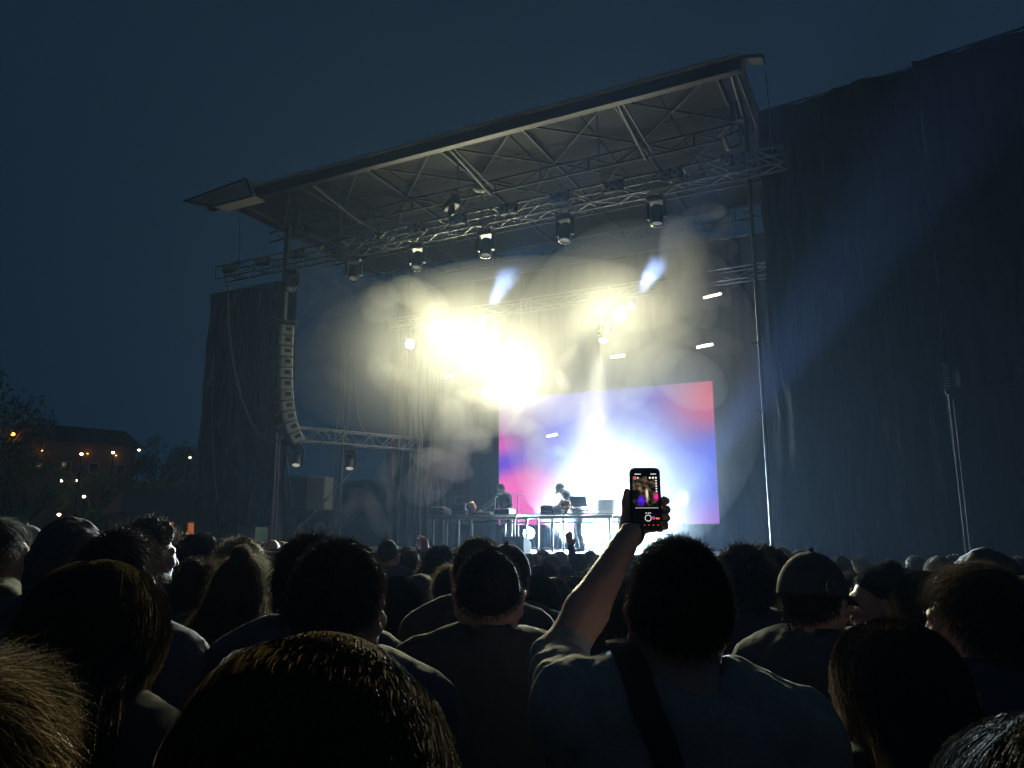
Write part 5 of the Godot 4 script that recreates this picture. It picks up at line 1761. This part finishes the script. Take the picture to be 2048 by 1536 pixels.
# ---------------------------------------------------------------- the crowd: where the top of each head shows, how far away it stands, which way it faces (0: to the stage, + to its right)
const FAR_HEADS := [[602, 1088, 9], [640, 1092, 11], [700, 1090, 10], [735, 1092, 9], [755, 1100, 7], [850, 1094, 9.5], [900, 1098, 9], [940, 1100, 10], [985, 1098, 9], [1020, 1100, 10.5], [1085, 1098, 11], [1120, 1102, 9.8], [1180, 1100, 10], [1205, 1106, 8], [1225, 1098, 11], [1255, 1100, 9], [1460, 1096, 8], [1560, 1094, 7.5], [1600, 1098, 9], [1680, 1110, 8], [1720, 1112, 10], [1780, 1116, 9.5], [1830, 1110, 8.5], [1875, 1112, 7], [1905, 1108, 9.5], [2030, 1110, 6.5], [445, 1078, 7], [470, 1090, 8.5], [520, 1082, 9.5], [390, 1082, 9], [365, 1078, 7.5], [280, 1070, 6.5], [220, 1074, 8], [130, 1080, 7], [30, 1090, 6], [100, 1072, 9], [745, 1130, 4.6], [862, 1122, 5.6], [1036, 1140, 4.3], [1110, 1152, 4.4], [1192, 1128, 5.2], [1215, 1142, 4.1], [592, 1125, 4.7], [540, 1142, 4.4], [470, 1132, 5.2], [380, 1102, 6.2], [300, 1102, 6.0], [1562, 1132, 4.5], [1702, 1142, 5.2], [1732, 1164, 4.3], [1800, 1134, 5.4], [1884, 1152, 4.2], [2004, 1152, 3.9], [172, 1100, 5.0], [238, 1104, 5.4]]

func build_crowd() -> void:
	var navy := lin(0.02, 0.03, 0.055)
	var coal := lin(0.025, 0.026, 0.03)
	var denim := lin(0.05, 0.07, 0.11)
	var olive := lin(0.05, 0.055, 0.04)
	var sand := lin(0.22, 0.19, 0.15)
	var wine := lin(0.07, 0.03, 0.035)
	var list := [
		# close to the camera
		[640, 1272, 0.62, -8, "woman", "fair-haired woman with loose combed hair, directly behind the men in dark tops", {"hair": "long", "tone": FAIR, "seed": 3, "fine": 3.0, "top": coal}],
		[215, 1118, 1.62, 18, "woman", "woman with very long golden wavy hair lit down one side", {"hair": "wavy", "tone": FAIR, "seed": 5, "fine": 2.2, "top": coal}],
		[-20, 1296, 1.12, 20, "man", "fair-haired person with combed short hair standing before the golden wavy hair", {"hair": "short", "tone": FAIR, "seed": 6, "fine": 2.4, "top": navy}],
		[688, 1076, 1.66, 16, "man", "dark-haired man with cropped fuzzy hair and one brightly lit ear and cheek", {"hair": "crop", "tone": DARK, "seed": 7, "fine": 1.8, "top": navy}],
		[628, 1063, 2.2, 0, "man", "dark-haired man directly beyond the man with the brightly lit ear", {"hair": "short", "tone": DARK, "seed": 8, "fine": 1.0, "top": navy}],
		[978, 1096, 2.1, 0, "tee", "man with shaved head and reddish glowing ears in a dark T-shirt", {"hair": "buzz", "tone": DARK, "seed": 9, "fine": 2.0, "top": coal, "wear": "shirt"}],
		[956, 1073, 2.7, -5, "man", "tall bald-shaven man directly beyond the man with glowing ears", {"hair": "buzz", "tone": BROWN, "seed": 10, "fine": 0.6, "top": coal}],
		[1012, 1089, 3.1, 8, "man", "man in dark backwards cap beyond the shaved head with glowing ears", {"hair": "crop", "tone": DARK, "seed": 11, "cap": coal, "backwards": true, "top": navy}],
		[1778, 1237, 1.6, -12, "woman", "woman with straight long hair and one golden lit strand on top", {"hair": "long", "tone": BROWN, "seed": 12, "fine": 2.4, "top": coal}],
		[1940, 1119, 2.12, -38, "man", "man with swept hair turned aside, cheek, ear and shirt collar lit", {"hair": "short", "tone": BROWN, "seed": 13, "fine": 1.6, "top": navy}],
		[2075, 1432, 0.95, -10, "woman", "grey-haired woman close beside the woman with the golden lit strand", {"hair": "bob", "tone": GREY, "seed": 14, "fine": 1.2, "top": coal}],
		[1622, 1105, 2.45, 48, "man", "man in dark baseball cap turned aside with a shining earring", {"hair": "crop", "tone": DARK, "seed": 15, "fine": 1.0, "cap": lin(0.03, 0.032, 0.035), "top": navy}],
		[1482, 1084, 3.0, 10, "man", "man with thick wavy swept-back hair and a ring in his ear", {"hair": "tousled", "tone": DARK, "seed": 16, "fine": 1.0, "top": navy}],
		[1528, 1084, 3.6, 12, "man", "curly-haired man just beyond the man with swept-back hair", {"hair": "curly", "tone": BROWN, "seed": 17, "fine": 0.7, "top": coal}],
		[2052, 1154, 2.6, -30, "woman", "woman with long straight shining fair hair beside the man with lit collar", {"hair": "long", "tone": FAIR, "seed": 18, "fine": 1.6, "top": coal}],
		[1845, 1143, 3.2, -30, "woman", "long-haired woman between the profile with lit nose and the man with collar", {"hair": "long", "tone": BROWN, "seed": 19, "fine": 0.8, "top": navy}],
		[1750, 1128, 3.4, -72, "woman", "woman in profile with topknot, her nose and lips lit", {"hair": "bun", "tone": DARK, "seed": 20, "fine": 0.8, "top": navy}],
		[1962, 1099, 3.3, -8, "man", "hooded person behind the man with the lit collar", {"hood": true, "top": coal}],
		[1992, 1120, 4.6, -15, "man", "dark-haired man well beyond the hooded person near the far scrim", {"hair": "tousled", "tone": DARK, "seed": 21, "top": coal}],
		[2018, 1137, 5.4, -20, "man", "short-haired man beside the shining fair hair, farther away", {"hair": "short", "tone": BROWN, "seed": 22, "top": coal}],
		[1797, 1150, 6.6, -25, "man", "small distant short-haired man between two long-haired women", {"hair": "short", "tone": BROWN, "seed": 23, "top": coal}],
		[1812, 1156, 7.6, -40, "man", "distant crop-haired man near the scrim curtain beside the long-haired woman", {"hair": "crop", "tone": DARK, "seed": 24, "top": coal}],
		[1692, 1152, 9.0, -20, "woman", "tiny distant fair head beside the cap brim", {"hair": "bob", "tone": FAIR, "seed": 25, "top": coal}],
		# the left side
		[8, 1032, 3.7, 45, "front", "tall grey-haired man in profile beside the man with pale cap brim", {"hair": "short", "tone": GREY, "seed": 26, "fine": 0.8, "top": olive}],
		[52, 1050, 4.5, 62, "man", "man in profile with pale cap brim and lit cheek", {"hair": "crop", "tone": DARK, "seed": 27, "cap": lin(0.3, 0.32, 0.3), "top": navy}],
		[84, 1094, 4.9, 50, "woman", "fair woman with lit hair in front of the man with pale cap brim", {"hair": "long", "tone": FAIR, "seed": 28, "fine": 0.7, "top": coal}],
		[156, 1040, 2.9, 8, "man", "person in a smooth dark hood with thin bluish rim of light", {"hood": true, "top": coal}],
		[252, 1054, 2.35, 6, "man", "man with dark short hair beside the golden wavy hair", {"hair": "short", "tone": DARK, "seed": 29, "fine": 1.2, "top": denim}],
		[308, 1030, 3.9, 40, "man", "tall man with short curls and white-lit cheek turned aside", {"hair": "curly", "tone": BROWN, "seed": 30, "fine": 0.7, "top": navy}],
		[352, 1057, 5.3, 30, "man", "tousle-haired man between the white-lit cheek and the clear profile", {"hair": "tousled", "tone": BROWN, "seed": 31, "top": coal}],
		[404, 1064, 4.6, 68, "man", "man in clear profile with lit nose and dark wavy hair", {"hair": "tousled", "tone": DARK, "seed": 32, "fine": 0.8, "top": coal}],
		[336, 1109, 4.9, 25, "woman", "woman with sleek pale head low among the profiles", {"hair": "bob", "tone": GREY, "seed": 33, "top": denim}],
		[404, 1122, 3.4, 15, "woman", "woman with tiny topknot and pulled-back hair", {"hair": "bun", "tone": BROWN, "seed": 34, "fine": 0.8, "top": coal}],
		[486, 1072, 4.0, 30, "man", "man with thick tousled fair curls before the green case", {"hair": "curly", "tone": FAIR, "seed": 35, "fine": 0.8, "top": navy}],
		[497, 1092, 2.9, 8, "woman", "woman with fair hair half gathered in a knot on top", {"hair": "half_up", "tone": FAIR, "seed": 36, "fine": 1.2, "top": coal}],
		[546, 1079, 8.5, 20, "man", "distant bald man below the taut guy line", {"hair": "", "top": coal}],
		[563, 1082, 10.5, 20, "man", "tiny bald head farthest below the guy line", {"hair": "", "top": coal, "skin": 1.2}],
		[578, 1085, 8.0, 15, "man", "distant short-haired man next to the bald heads below the guy line", {"hair": "short", "tone": FAIR, "seed": 37, "top": coal}],
		[553, 1098, 5.4, 25, "woman", "dark-haired woman with pale shawl before the distant bald men", {"hair": "long", "tone": DARK, "seed": 38, "top": sand}],
		[1008, 1120, 5.8, 0, "man", "man mostly hidden by the shaved head with glowing ears", {"hair": "short", "tone": DARK, "seed": 39, "top": coal}],
		# the middle, towards the stage
		[778, 1079, 6.2, 12, "phone_up", "man with close-cropped hair and red-lit ear, one hand lifted", {"hair": "buzz", "tone": DARK, "seed": 40, "top": navy}],
		[816, 1093, 6.4, 20, "man", "man with wavy brown hair beside the man with lifted hand", {"hair": "tousled", "tone": BROWN, "seed": 41, "top": coal}],
		[838, 1104, 7.4, 10, "woman", "distant fair-haired woman beyond the wavy brown hair", {"hair": "bob", "tone": FAIR, "seed": 42, "top": coal}],
		[880, 1087, 5.0, -6, "phone_up", "curly dark-haired man lifting one hand under the first table", {"hair": "curly", "tone": DARK, "seed": 43, "fine": 0.7, "top": coal}],
		[905, 1127, 3.9, -8, "man", "fair short-haired man in dark top next to the shaved heads", {"hair": "short", "tone": FAIR, "seed": 44, "fine": 0.9, "top": coal}],
		[843, 1150, 4.4, -12, "woman", "small person in pale-edged hood before the curly-haired man", {"hood": true, "top": lin(0.04, 0.045, 0.05)}],
		[798, 1153, 3.3, 10, "woman", "woman with long dark hair beside the brightly lit ear", {"hair": "long", "tone": DARK, "seed": 45, "fine": 0.8, "top": coal}],
		[922, 1092, 7.6, 0, "man", "distant curly man peeping beside the shaved head", {"hair": "curly", "tone": BROWN, "seed": 46, "top": coal}],
		[1070, 1148, 3.3, -4, "woman", "woman with smooth long dark hair beside the glowing ear", {"hair": "long", "tone": DARK, "seed": 47, "fine": 0.9, "top": navy}],
		[1088, 1123, 5.0, 6, "man", "man with neat dark short hair below the floor monitor", {"hair": "short", "tone": DARK, "seed": 48, "fine": 0.7, "top": coal}],
		[1128, 1134, 5.8, 8, "woman", "woman with rounded dark bob beside the neat short hair", {"hair": "bob", "tone": DARK, "seed": 49, "top": coal}],
		[1064, 1106, 8.6, 0, "man", "distant short-haired man right under the floor monitor", {"hair": "short", "tone": BROWN, "seed": 50, "top": coal}],
		[1042, 1112, 7.2, -10, "woman", "distant curly brown-haired woman beside the floor monitor", {"hair": "curly", "tone": BROWN, "seed": 51, "top": coal}],
		[1102, 1112, 7.8, 0, "hand_up", "distant person holding one hand high before the second table", {"hair": "bob", "tone": DARK, "seed": 52, "top": coal}],
		[1158, 1106, 7.9, 4, "man", "distant man with cropped hair under the performer with the cap", {"hair": "crop", "tone": DARK, "seed": 53, "top": coal}],
		[1136, 1122, 8.8, 0, "woman", "distant fair-haired woman beside the cropped hair under the cap performer", {"hair": "bob", "tone": FAIR, "seed": 54, "top": coal}],
		[1152, 1148, 4.7, 6, "man", "man in dark woolly top whose head meets the raised forearm", {"hair": "short", "tone": DARK, "seed": 55, "top": coal}],
		[1240, 1150, 2.9, 0, "man", "dark-haired man behind the raised arm of the man with the phone", {"hair": "short", "tone": DARK, "seed": 59, "top": coal}],
		[1400, 1160, 3.9, -4, "woman", "dark-haired woman directly beyond the man with the phone", {"hair": "long", "tone": DARK, "seed": 60, "top": coal}],
		[1330, 1150, 5.5, 4, "man", "man with brown hair well beyond the man with the phone", {"hair": "short", "tone": BROWN, "seed": 61, "top": coal}],
		[1585, 1140, 5.6, 12, "man", "dark-haired man seen between the curly man and the baseball cap", {"hair": "short", "tone": DARK, "seed": 56, "top": coal}],
		[438, 1150, 4.2, 10, "woman", "woman with long fair hair between the two hair knots", {"hair": "long", "tone": FAIR, "seed": 57, "fine": 0.6, "top": coal}],
		[120, 1110, 5.6, 30, "man", "dark-haired man half hidden between fair woman and smooth hood", {"hair": "short", "tone": DARK, "seed": 58, "top": coal}],
	]
	for i in FAR_HEADS.size():
		var q: Array = FAR_HEADS[i]
		list.append([q[0], q[1], q[2], [-10, 12, 4, -20, 25][i % 5], ["man", "woman", "front"][i % 3], ["distant dark-haired person deep in the crowd below the stage", "distant brown-haired person deep in the crowd below the stage", "distant fair-haired person deep in the crowd below the stage"][i % 3], {"hair": ["short", "bob", "tousled", "crop", "long", "curly"][(i * 5) % 6], "tone": [DARK, BROWN, FAIR][i % 3], "seed": 62 + i % 9, "fine": 0.35, "top": [coal, navy, olive, wine][i % 4]}])
	for a in list: person(a[0], a[1], a[2], a[3], a[4], a[5], a[6])
	for a in [[1662, 1172, 2.36, 0.02, "small shining hoop earring on the man in the baseball cap"], [1527, 1156, 2.9, 0.026, "thin hoop earring on the man with swept-back hair"]]:
		var ring := TorusMesh.new()
		ring.inner_radius = a[3] - 0.002
		ring.outer_radius = a[3]
		ring.rings = 24
		ring.ring_segments = 6
		tag(part(self, "earring", ring, mat("silver", lin(0.8, 0.8, 0.78), 0.15, 1.0), Transform3D(Basis.from_euler(Vector3(PI / 2, 0.5, 0)), at_distance(a[0], a[1], a[2]))), a[4], "earring")

# ---------------------------------------------------------------- the town behind, on the left
func leaf_crown(seed_: int, r: Vector3, count: int, leaf: float) -> Mesh:
	var s := Shape.new()
	var rng := RandomNumberGenerator.new()
	rng.seed = seed_
	var clumps := []
	for i in 16: clumps.append([Vector3(rng.randfn(), rng.randfn(), rng.randfn()).normalized() * rng.randf_range(0.35, 0.85), rng.randf_range(0.22, 0.42)])
	for i in count:
		var c: Array = clumps[i % clumps.size()]
		var p: Vector3 = (c[0] + Vector3(rng.randfn(), rng.randfn(), rng.randfn()).normalized() * c[1] * pow(rng.randf(), 0.4)) * r
		var a := Vector3(rng.randfn(), rng.randfn(), rng.randfn()).normalized()
		var b := a.cross(Vector3(rng.randfn(), rng.randfn(), rng.randfn())).normalized()
		var k := leaf * rng.randf_range(0.6, 1.4)
		s.tri(p - a * k, p + b * k * 0.6, p + a * k, a.cross(b))
	return s.mesh()

func build_town() -> void:
	var hill_m := mat("hill grass", lin(0.03, 0.045, 0.025), 0.95)
	grain(hill_m, 0.1, noise_texture("scuffs", 0.03, FastNoiseLite.TYPE_SIMPLEX_SMOOTH, 5, 0.0, tones(0.7, 1.0)))
	var pts := PackedVector3Array()
	var n := FastNoiseLite.new()
	n.seed = 12
	n.frequency = 0.02
	for r in 24:
		for k in 60:
			var az := deg_to_rad(lerpf(-75, 40, k / 59.0))
			var far := lerpf(62, 190, r / 23.0)
			var h := smoothstep(60, 150, far) * 13.0 * (0.75 + 0.5 * n.get_noise_2d(sin(az) * far, cos(az) * far))
			pts.append(Vector3(sin(az) * far, h - 0.4, -cos(az) * far))
	var s := Shape.new()
	s.grid(pts, 60, 24, false)
	tag(part(self, "hill", s.mesh(), hill_m), "", "", "", "structure")
	var bark := mat("bark", lin(0.08, 0.06, 0.045), 0.9)
	var green := mat("leaves", lin(0.06, 0.09, 0.035), 0.7)
	green.backlight_enabled = true
	green.backlight = Color(0.4, 0.5, 0.2)
	var i := 0
	for row in [[-20, 735, 52, 9.0, "tall dark tree with a lamp-lit orange side"], [70, 800, 70, 6.5, "dark rounded tree beside the tall lamp-lit tree"], [150, 868, 84, 5.5, "low dark tree behind the house with the lit eave"], [255, 872, 92, 6.5, "dark tree next to the brightest street lamp"], [330, 880, 88, 7.0, "dark spreading tree between two street lamps"], [395, 890, 80, 6.0, "dark tree hidden partly by the glossy wing curtain"], [205, 935, 60, 5.0, "small dark tree below the house with the lit eave"], [300, 950, 56, 5.0, "small dark tree above the house with orange windows"], [60, 930, 58, 6.0, "dark bushy tree under the tall lamp-lit tree"]]:
		var top := at_distance(row[0], row[1], row[2])
		var base_y := smoothstep(60, 150, row[2]) * 9.0 - 0.3
		var high := maxf(top.y - base_y, 5.0)
		var t := thing("tree", row[4], "tree", Transform3D(Basis(), Vector3(top.x, top.y - high, top.z)), "trees of the dark town")
		part(t, "trunk", sweep(curve([Vector3(0, -0.3, 0), Vector3(0.1, high * 0.3, 0.1), Vector3(-0.1, high * 0.75, 0)], 5), [0.3, 0.28, 0.26, 0.25, 0.24, 0.22, 0.2, 0.18, 0.15, 0.12, 0.08], 8), bark)
		for k in 4: part(t, "limb", sweep(PackedVector3Array([Vector3(0, high * 0.4, 0), Vector3(cos(k * 1.7), 0, sin(k * 1.7)) * row[3] * 0.15 + Vector3(0, high * 0.55, 0), Vector3(cos(k * 1.7), 0, sin(k * 1.7)) * row[3] * 0.3 + Vector3(0, high * 0.75, 0)]), [0.13, 0.09, 0.03], 6), bark)
		part(t, "crown", leaf_crown(40 + i, Vector3(row[3] * 0.5, high * 0.36, row[3] * 0.5), 2600, 0.2), green, where(0, high * 0.66, 0))
		i += 1
	# a house with its eave lit from below, and one with warm windows
	var wall := mat("house wall", lin(0.12, 0.095, 0.07), 0.85)
	var roof := mat("house roof", lin(0.07, 0.05, 0.045), 0.8)
	for row in [[165, 884, 66, 7.5, 4, "wide house with its eave and upper wall lit by lamps", false], [338, 1022, 50, 4.2, 3, "small dark house with orange lit windows low beside the curtain", true]]:
		var at := at_distance(row[0], row[1], row[2])
		var ground := 0.0
		var h: float = maxf(at.y - ground, 2.6)
		var w: float = row[3]
		var face := Transform3D(Basis(Vector3.UP, atan2(-at.x, -at.z) + 0.25), Vector3(at.x, at.y - h, at.z))
		var house := thing("house", row[5], "house", face, "houses of the dark town")
		box(house, "wall", Vector3(w, h - 0.1, 5.0), Vector3(0, h / 2 - 0.05, -2.5), wall)
		var sh := Shape.new()
		var e := w / 2 + 0.5
		var rr := [Vector3(-e, h - 0.1, 0.5), Vector3(e, h - 0.1, 0.5), Vector3(e - 0.6, h + 1.4, -2.5), Vector3(-e + 0.6, h + 1.4, -2.5), Vector3(-e, h - 0.1, -5.5), Vector3(e, h - 0.1, -5.5)]
		sh.quad(rr[0], rr[1], rr[2], rr[3], Vector3(0, 1, 1))
		sh.quad(rr[3], rr[2], rr[5], rr[4], Vector3(0, 1, -1))
		sh.tri(rr[0], rr[3], rr[4], Vector3.LEFT)
		sh.tri(rr[1], rr[2], rr[5], Vector3.RIGHT)
		sh.quad(rr[0], rr[1], rr[5], rr[4], Vector3.DOWN)
		part(house, "roof", sh.mesh(), roof)
		var lit: bool = row[6]
		for k in row[4]:
			var x: float = -w / 2 + w * (k + 0.5) / row[4]
			var fr := box(house, "window", Vector3(0.7, 0.8, 0.08), Vector3(x, h - (1.0 if lit else 1.9), 0.02), mat("window frame", lin(0.3, 0.28, 0.25), 0.6))
			box(fr, "pane", Vector3(0.56, 0.66, 0.02), Vector3(0, 0, 0.035), glow("warm window", Color(1.0, 0.55, 0.18), 0.22) if lit else mat("dark pane", lin(0.02, 0.02, 0.025), 0.1))
		box(house, "door", Vector3(0.9, 2.0, 0.08), Vector3(w * 0.3, 1.0, 0.02), mat("house door", lin(0.06, 0.05, 0.04), 0.6))
		if not lit:
			for x in [-2.6, 0.4, 2.4]:
				var wl := box(house, "wall_lamp", Vector3(0.08, 0.06, 0.08), Vector3(x, h - 0.85, 0.1), glow("wall lamp", Color(1.0, 0.75, 0.4), 4.0))
				var o := OmniLight3D.new()
				o.name = "wall_lamp_light"
				o.light_color = Color(1.0, 0.62, 0.26)
				o.light_energy = 0.04
				o.light_size = 0.08
				o.omni_range = 30.0
				o.omni_attenuation = 2.0
				o.shadow_enabled = true
				wl.add_child(o)
				o.position = Vector3(0, 0.02, 0.25)
	# street lamps
	var names := ["brightest white street lamp above the dark trees", "street lamp close to the glossy wing curtain edge", "street lamp of a close-set pair, the whiter one", "street lamp of a close-set pair, the fainter one", "warm street lamp low among the dark bushes", "warm street lamp low beside the curtain", "lowest street lamp beside the smooth dark hood", "street lamp by the lit eave near its middle", "street lamp by the lit eave near its darker end", "orange street lamp hidden in the tall tree"]
	i = 0
	for row in [[278, 900, 75, 1.0], [380, 915, 75, 0.8], [123, 961, 62, 0.8], [152, 961, 66, 0.8], [168, 993, 58, 0.9], [324, 991, 54, 1.0], [118, 1029, 52, 0.9], [163, 908, 60, 0.7], [226, 905, 60, 0.7], [26, 868, 50.5, 3.0]]:
		var at := at_distance(row[0], row[1], row[2])
		var lamp := thing("street_lamp", names[i], "street lamp", Transform3D(Basis(), Vector3(at.x, 0, at.z)), "street lamps of the dark town")
		rod(lamp, "post", Vector3(0, -0.3, 0), Vector3(0, at.y - 0.12, 0), 0.05, black())
		var warm := Color(1, 0.86, 0.66) if i < 9 else Color(1.0, 0.6, 0.22)
		part(lamp, "bulb", lathe([[0.0, -0.1], [0.08, -0.06], [0.1, 0.0], [0.08, 0.05], [0.0, 0.08]], 12), glow("street bulb %d" % int(i == 9), warm, 9.0), where(0, at.y, 0))
		part(lamp, "hat", lathe([[0.16, 0.0], [0.14, 0.05], [0.03, 0.1], [0.0, 0.1]], 12), black(), where(0, at.y + 0.08, 0))
		var o := OmniLight3D.new()
		o.name = "street_light"
		o.light_color = warm
		o.light_energy = 0.025 * row[3]
		o.light_size = 0.1
		o.omni_range = 40.0
		o.omni_attenuation = 2.0
		o.shadow_enabled = true
		lamp.add_child(o)
		o.position = Vector3(0, at.y, 0)
		i += 1

# ---------------------------------------------------------------- smoke: wisps, each a chain of soft stretched puffs
func smoke(called: String, label: String, seed_: int, specs: Array) -> void:
	var rng := RandomNumberGenerator.new()
	rng.seed = seed_
	var n := FastNoiseLite.new()
	n.seed = seed_
	n.frequency = 0.45
	var mid := on_stage(specs[0][0], specs[0][1], specs[0][2])
	var root := thing(called, label, "smoke", stage_xf(mid), "", "stuff")
	var air := {}
	for a in specs:                                             # [px, py, v, spread x px, spread y px, spread v, wisps, puffs in each, size, density, drift]
		for i in a[6]:
			var p := on_stage(a[0] + rng.randfn() * a[3], a[1] + rng.randfn() * a[4], a[2] + rng.randf_range(-1, 1) * a[5]) - mid
			var k: float = a[8] * exp(rng.randfn() * 0.4)
			var go: Vector3 = (a[10] as Vector3).rotated(Vector3.BACK, rng.randfn() * 0.45)
			for j in a[7]:
				go = (go + Vector3(n.get_noise_3dv(p * 1.3), n.get_noise_3dv(p * 1.3 + Vector3(31, 0, 0)), n.get_noise_3dv(p * 1.3 + Vector3(0, 47, 0)) * 0.6) * 2.2).normalized()
				var f := FogVolume.new()
				f.name = "puff"
				f.shape = RenderingServer.FOG_VOLUME_SHAPE_ELLIPSOID
				var side := go.cross(Vector3.BACK if absf(go.z) < 0.9 else Vector3.UP).normalized()
				p.x = minf(p.x, 4.3 - k - mid.x)                   # the side curtain holds it back
				f.transform = Transform3D(Basis(go, side, go.cross(side)), p)
				f.size = Vector3(k * rng.randf_range(1.3, 2.4), k * rng.randf_range(0.6, 1.1), k * rng.randf_range(0.8, 1.3))
				var dense: float = snappedf(a[9] * rng.randf_range(0.55, 1.45) * SMOKE, 0.004)
				if not air.has(dense):
					var m := FogMaterial.new()
					m.resource_name = "smoke %.3f" % dense
					m.density = maxf(dense, 0.004)
					m.albedo = Color(0.96, 0.96, 0.96)
					air[dense] = m
				f.material = air[dense]
				root.add_child(f, true)
				p += go * k * 0.4
				k *= rng.randf_range(0.62, 1.12)

func build_smoke() -> void:
	var left := Vector3(-1, 0.25, 0)
	var up := Vector3(0.2, 1, 0)
	var right := Vector3(1, 0.5, 0)
	# the thin even haze that fills the stage house
	var air := FogMaterial.new()
	air.resource_name = "stage haze"
	air.density = STAGE_HAZE
	air.albedo = Color(0.96, 0.96, 0.96)
	for row in [[Vector3(-3.6, 7.0, -0.6), Vector3(13.5, 5.2, 3.6), "broad thin haze filling the stage house before the back lamps"], [Vector3(1.1, 5.6, -0.8), Vector3(7.2, 9.0, 3.2), "broad thin haze hanging before the screen and the slim roof leg"]]:
		var t := thing("stage_haze", row[2], "haze", stage_xf(row[0]), "", "stuff")
		var v := FogVolume.new()
		v.name = "haze_cloud"
		v.shape = RenderingServer.FOG_VOLUME_SHAPE_ELLIPSOID
		v.size = row[1]
		v.material = air
		t.add_child(v)
	smoke("smoke_bank", "glowing yellowish smoke billowing round the bright back lamps", 5, [
		[790, 585, -1.0, 130, 30, 0.6, 5, 4, 1.0, 0.18, left], [890, 775, -1.7, 80, 22, 0.6, 6, 4, 0.75, 0.17, left], [1010, 800, -1.8, 40, 22, 0.4, 4, 4, 0.36, 0.25, left], [640, 640, -1.0, 40, 45, 0.5, 3, 4, 0.9, 0.22, up]])
	smoke("smoke_bank", "pale smoke rising before the screen below the single back lamp", 8, [
		[1115, 860, -1.8, 45, 60, 0.5, 7, 4, 0.68, 0.36, up], [1220, 860, -1.8, 60, 50, 0.4, 4, 4, 0.9, 0.15, up], [1310, 620, -1.2, 90, 35, 0.6, 4, 4, 0.8, 0.14, right]])
	smoke("smoke_bank", "grey smoke drifting off past the slim roof leg", 11, [
		[1400, 515, -0.7, 55, 50, 0.5, 6, 4, 0.78, 0.38, right], [1480, 660, -0.5, 40, 90, 0.3, 4, 4, 0.9, 0.28, up]])
	smoke("smoke_bank", "low white smoke plume rolling along the stage floor towards the first table", 14, [
		[690, 1030, -1.0, 15, 6, 0.3, 3, 5, 0.5, 0.4, Vector3(1, 0.4, 0)], [770, 995, -1.2, 25, 12, 0.4, 5, 4, 0.62, 0.45, Vector3(1, 0.4, 0)], [865, 955, -1.4, 30, 22, 0.4, 5, 4, 0.72, 0.45, Vector3(1, 0.5, 0)], [950, 905, -1.6, 25, 25, 0.4, 3, 4, 0.7, 0.26, up]])
	smoke("smoke_bank", "bluish bright smoke round the lamps behind the second table", 17, [
		[1350, 950, -1.8, 50, 40, 0.4, 4, 2, 1.2, 0.06, up], [1270, 990, -2.0, 50, 30, 0.4, 3, 3, 0.6, 0.1, up]])
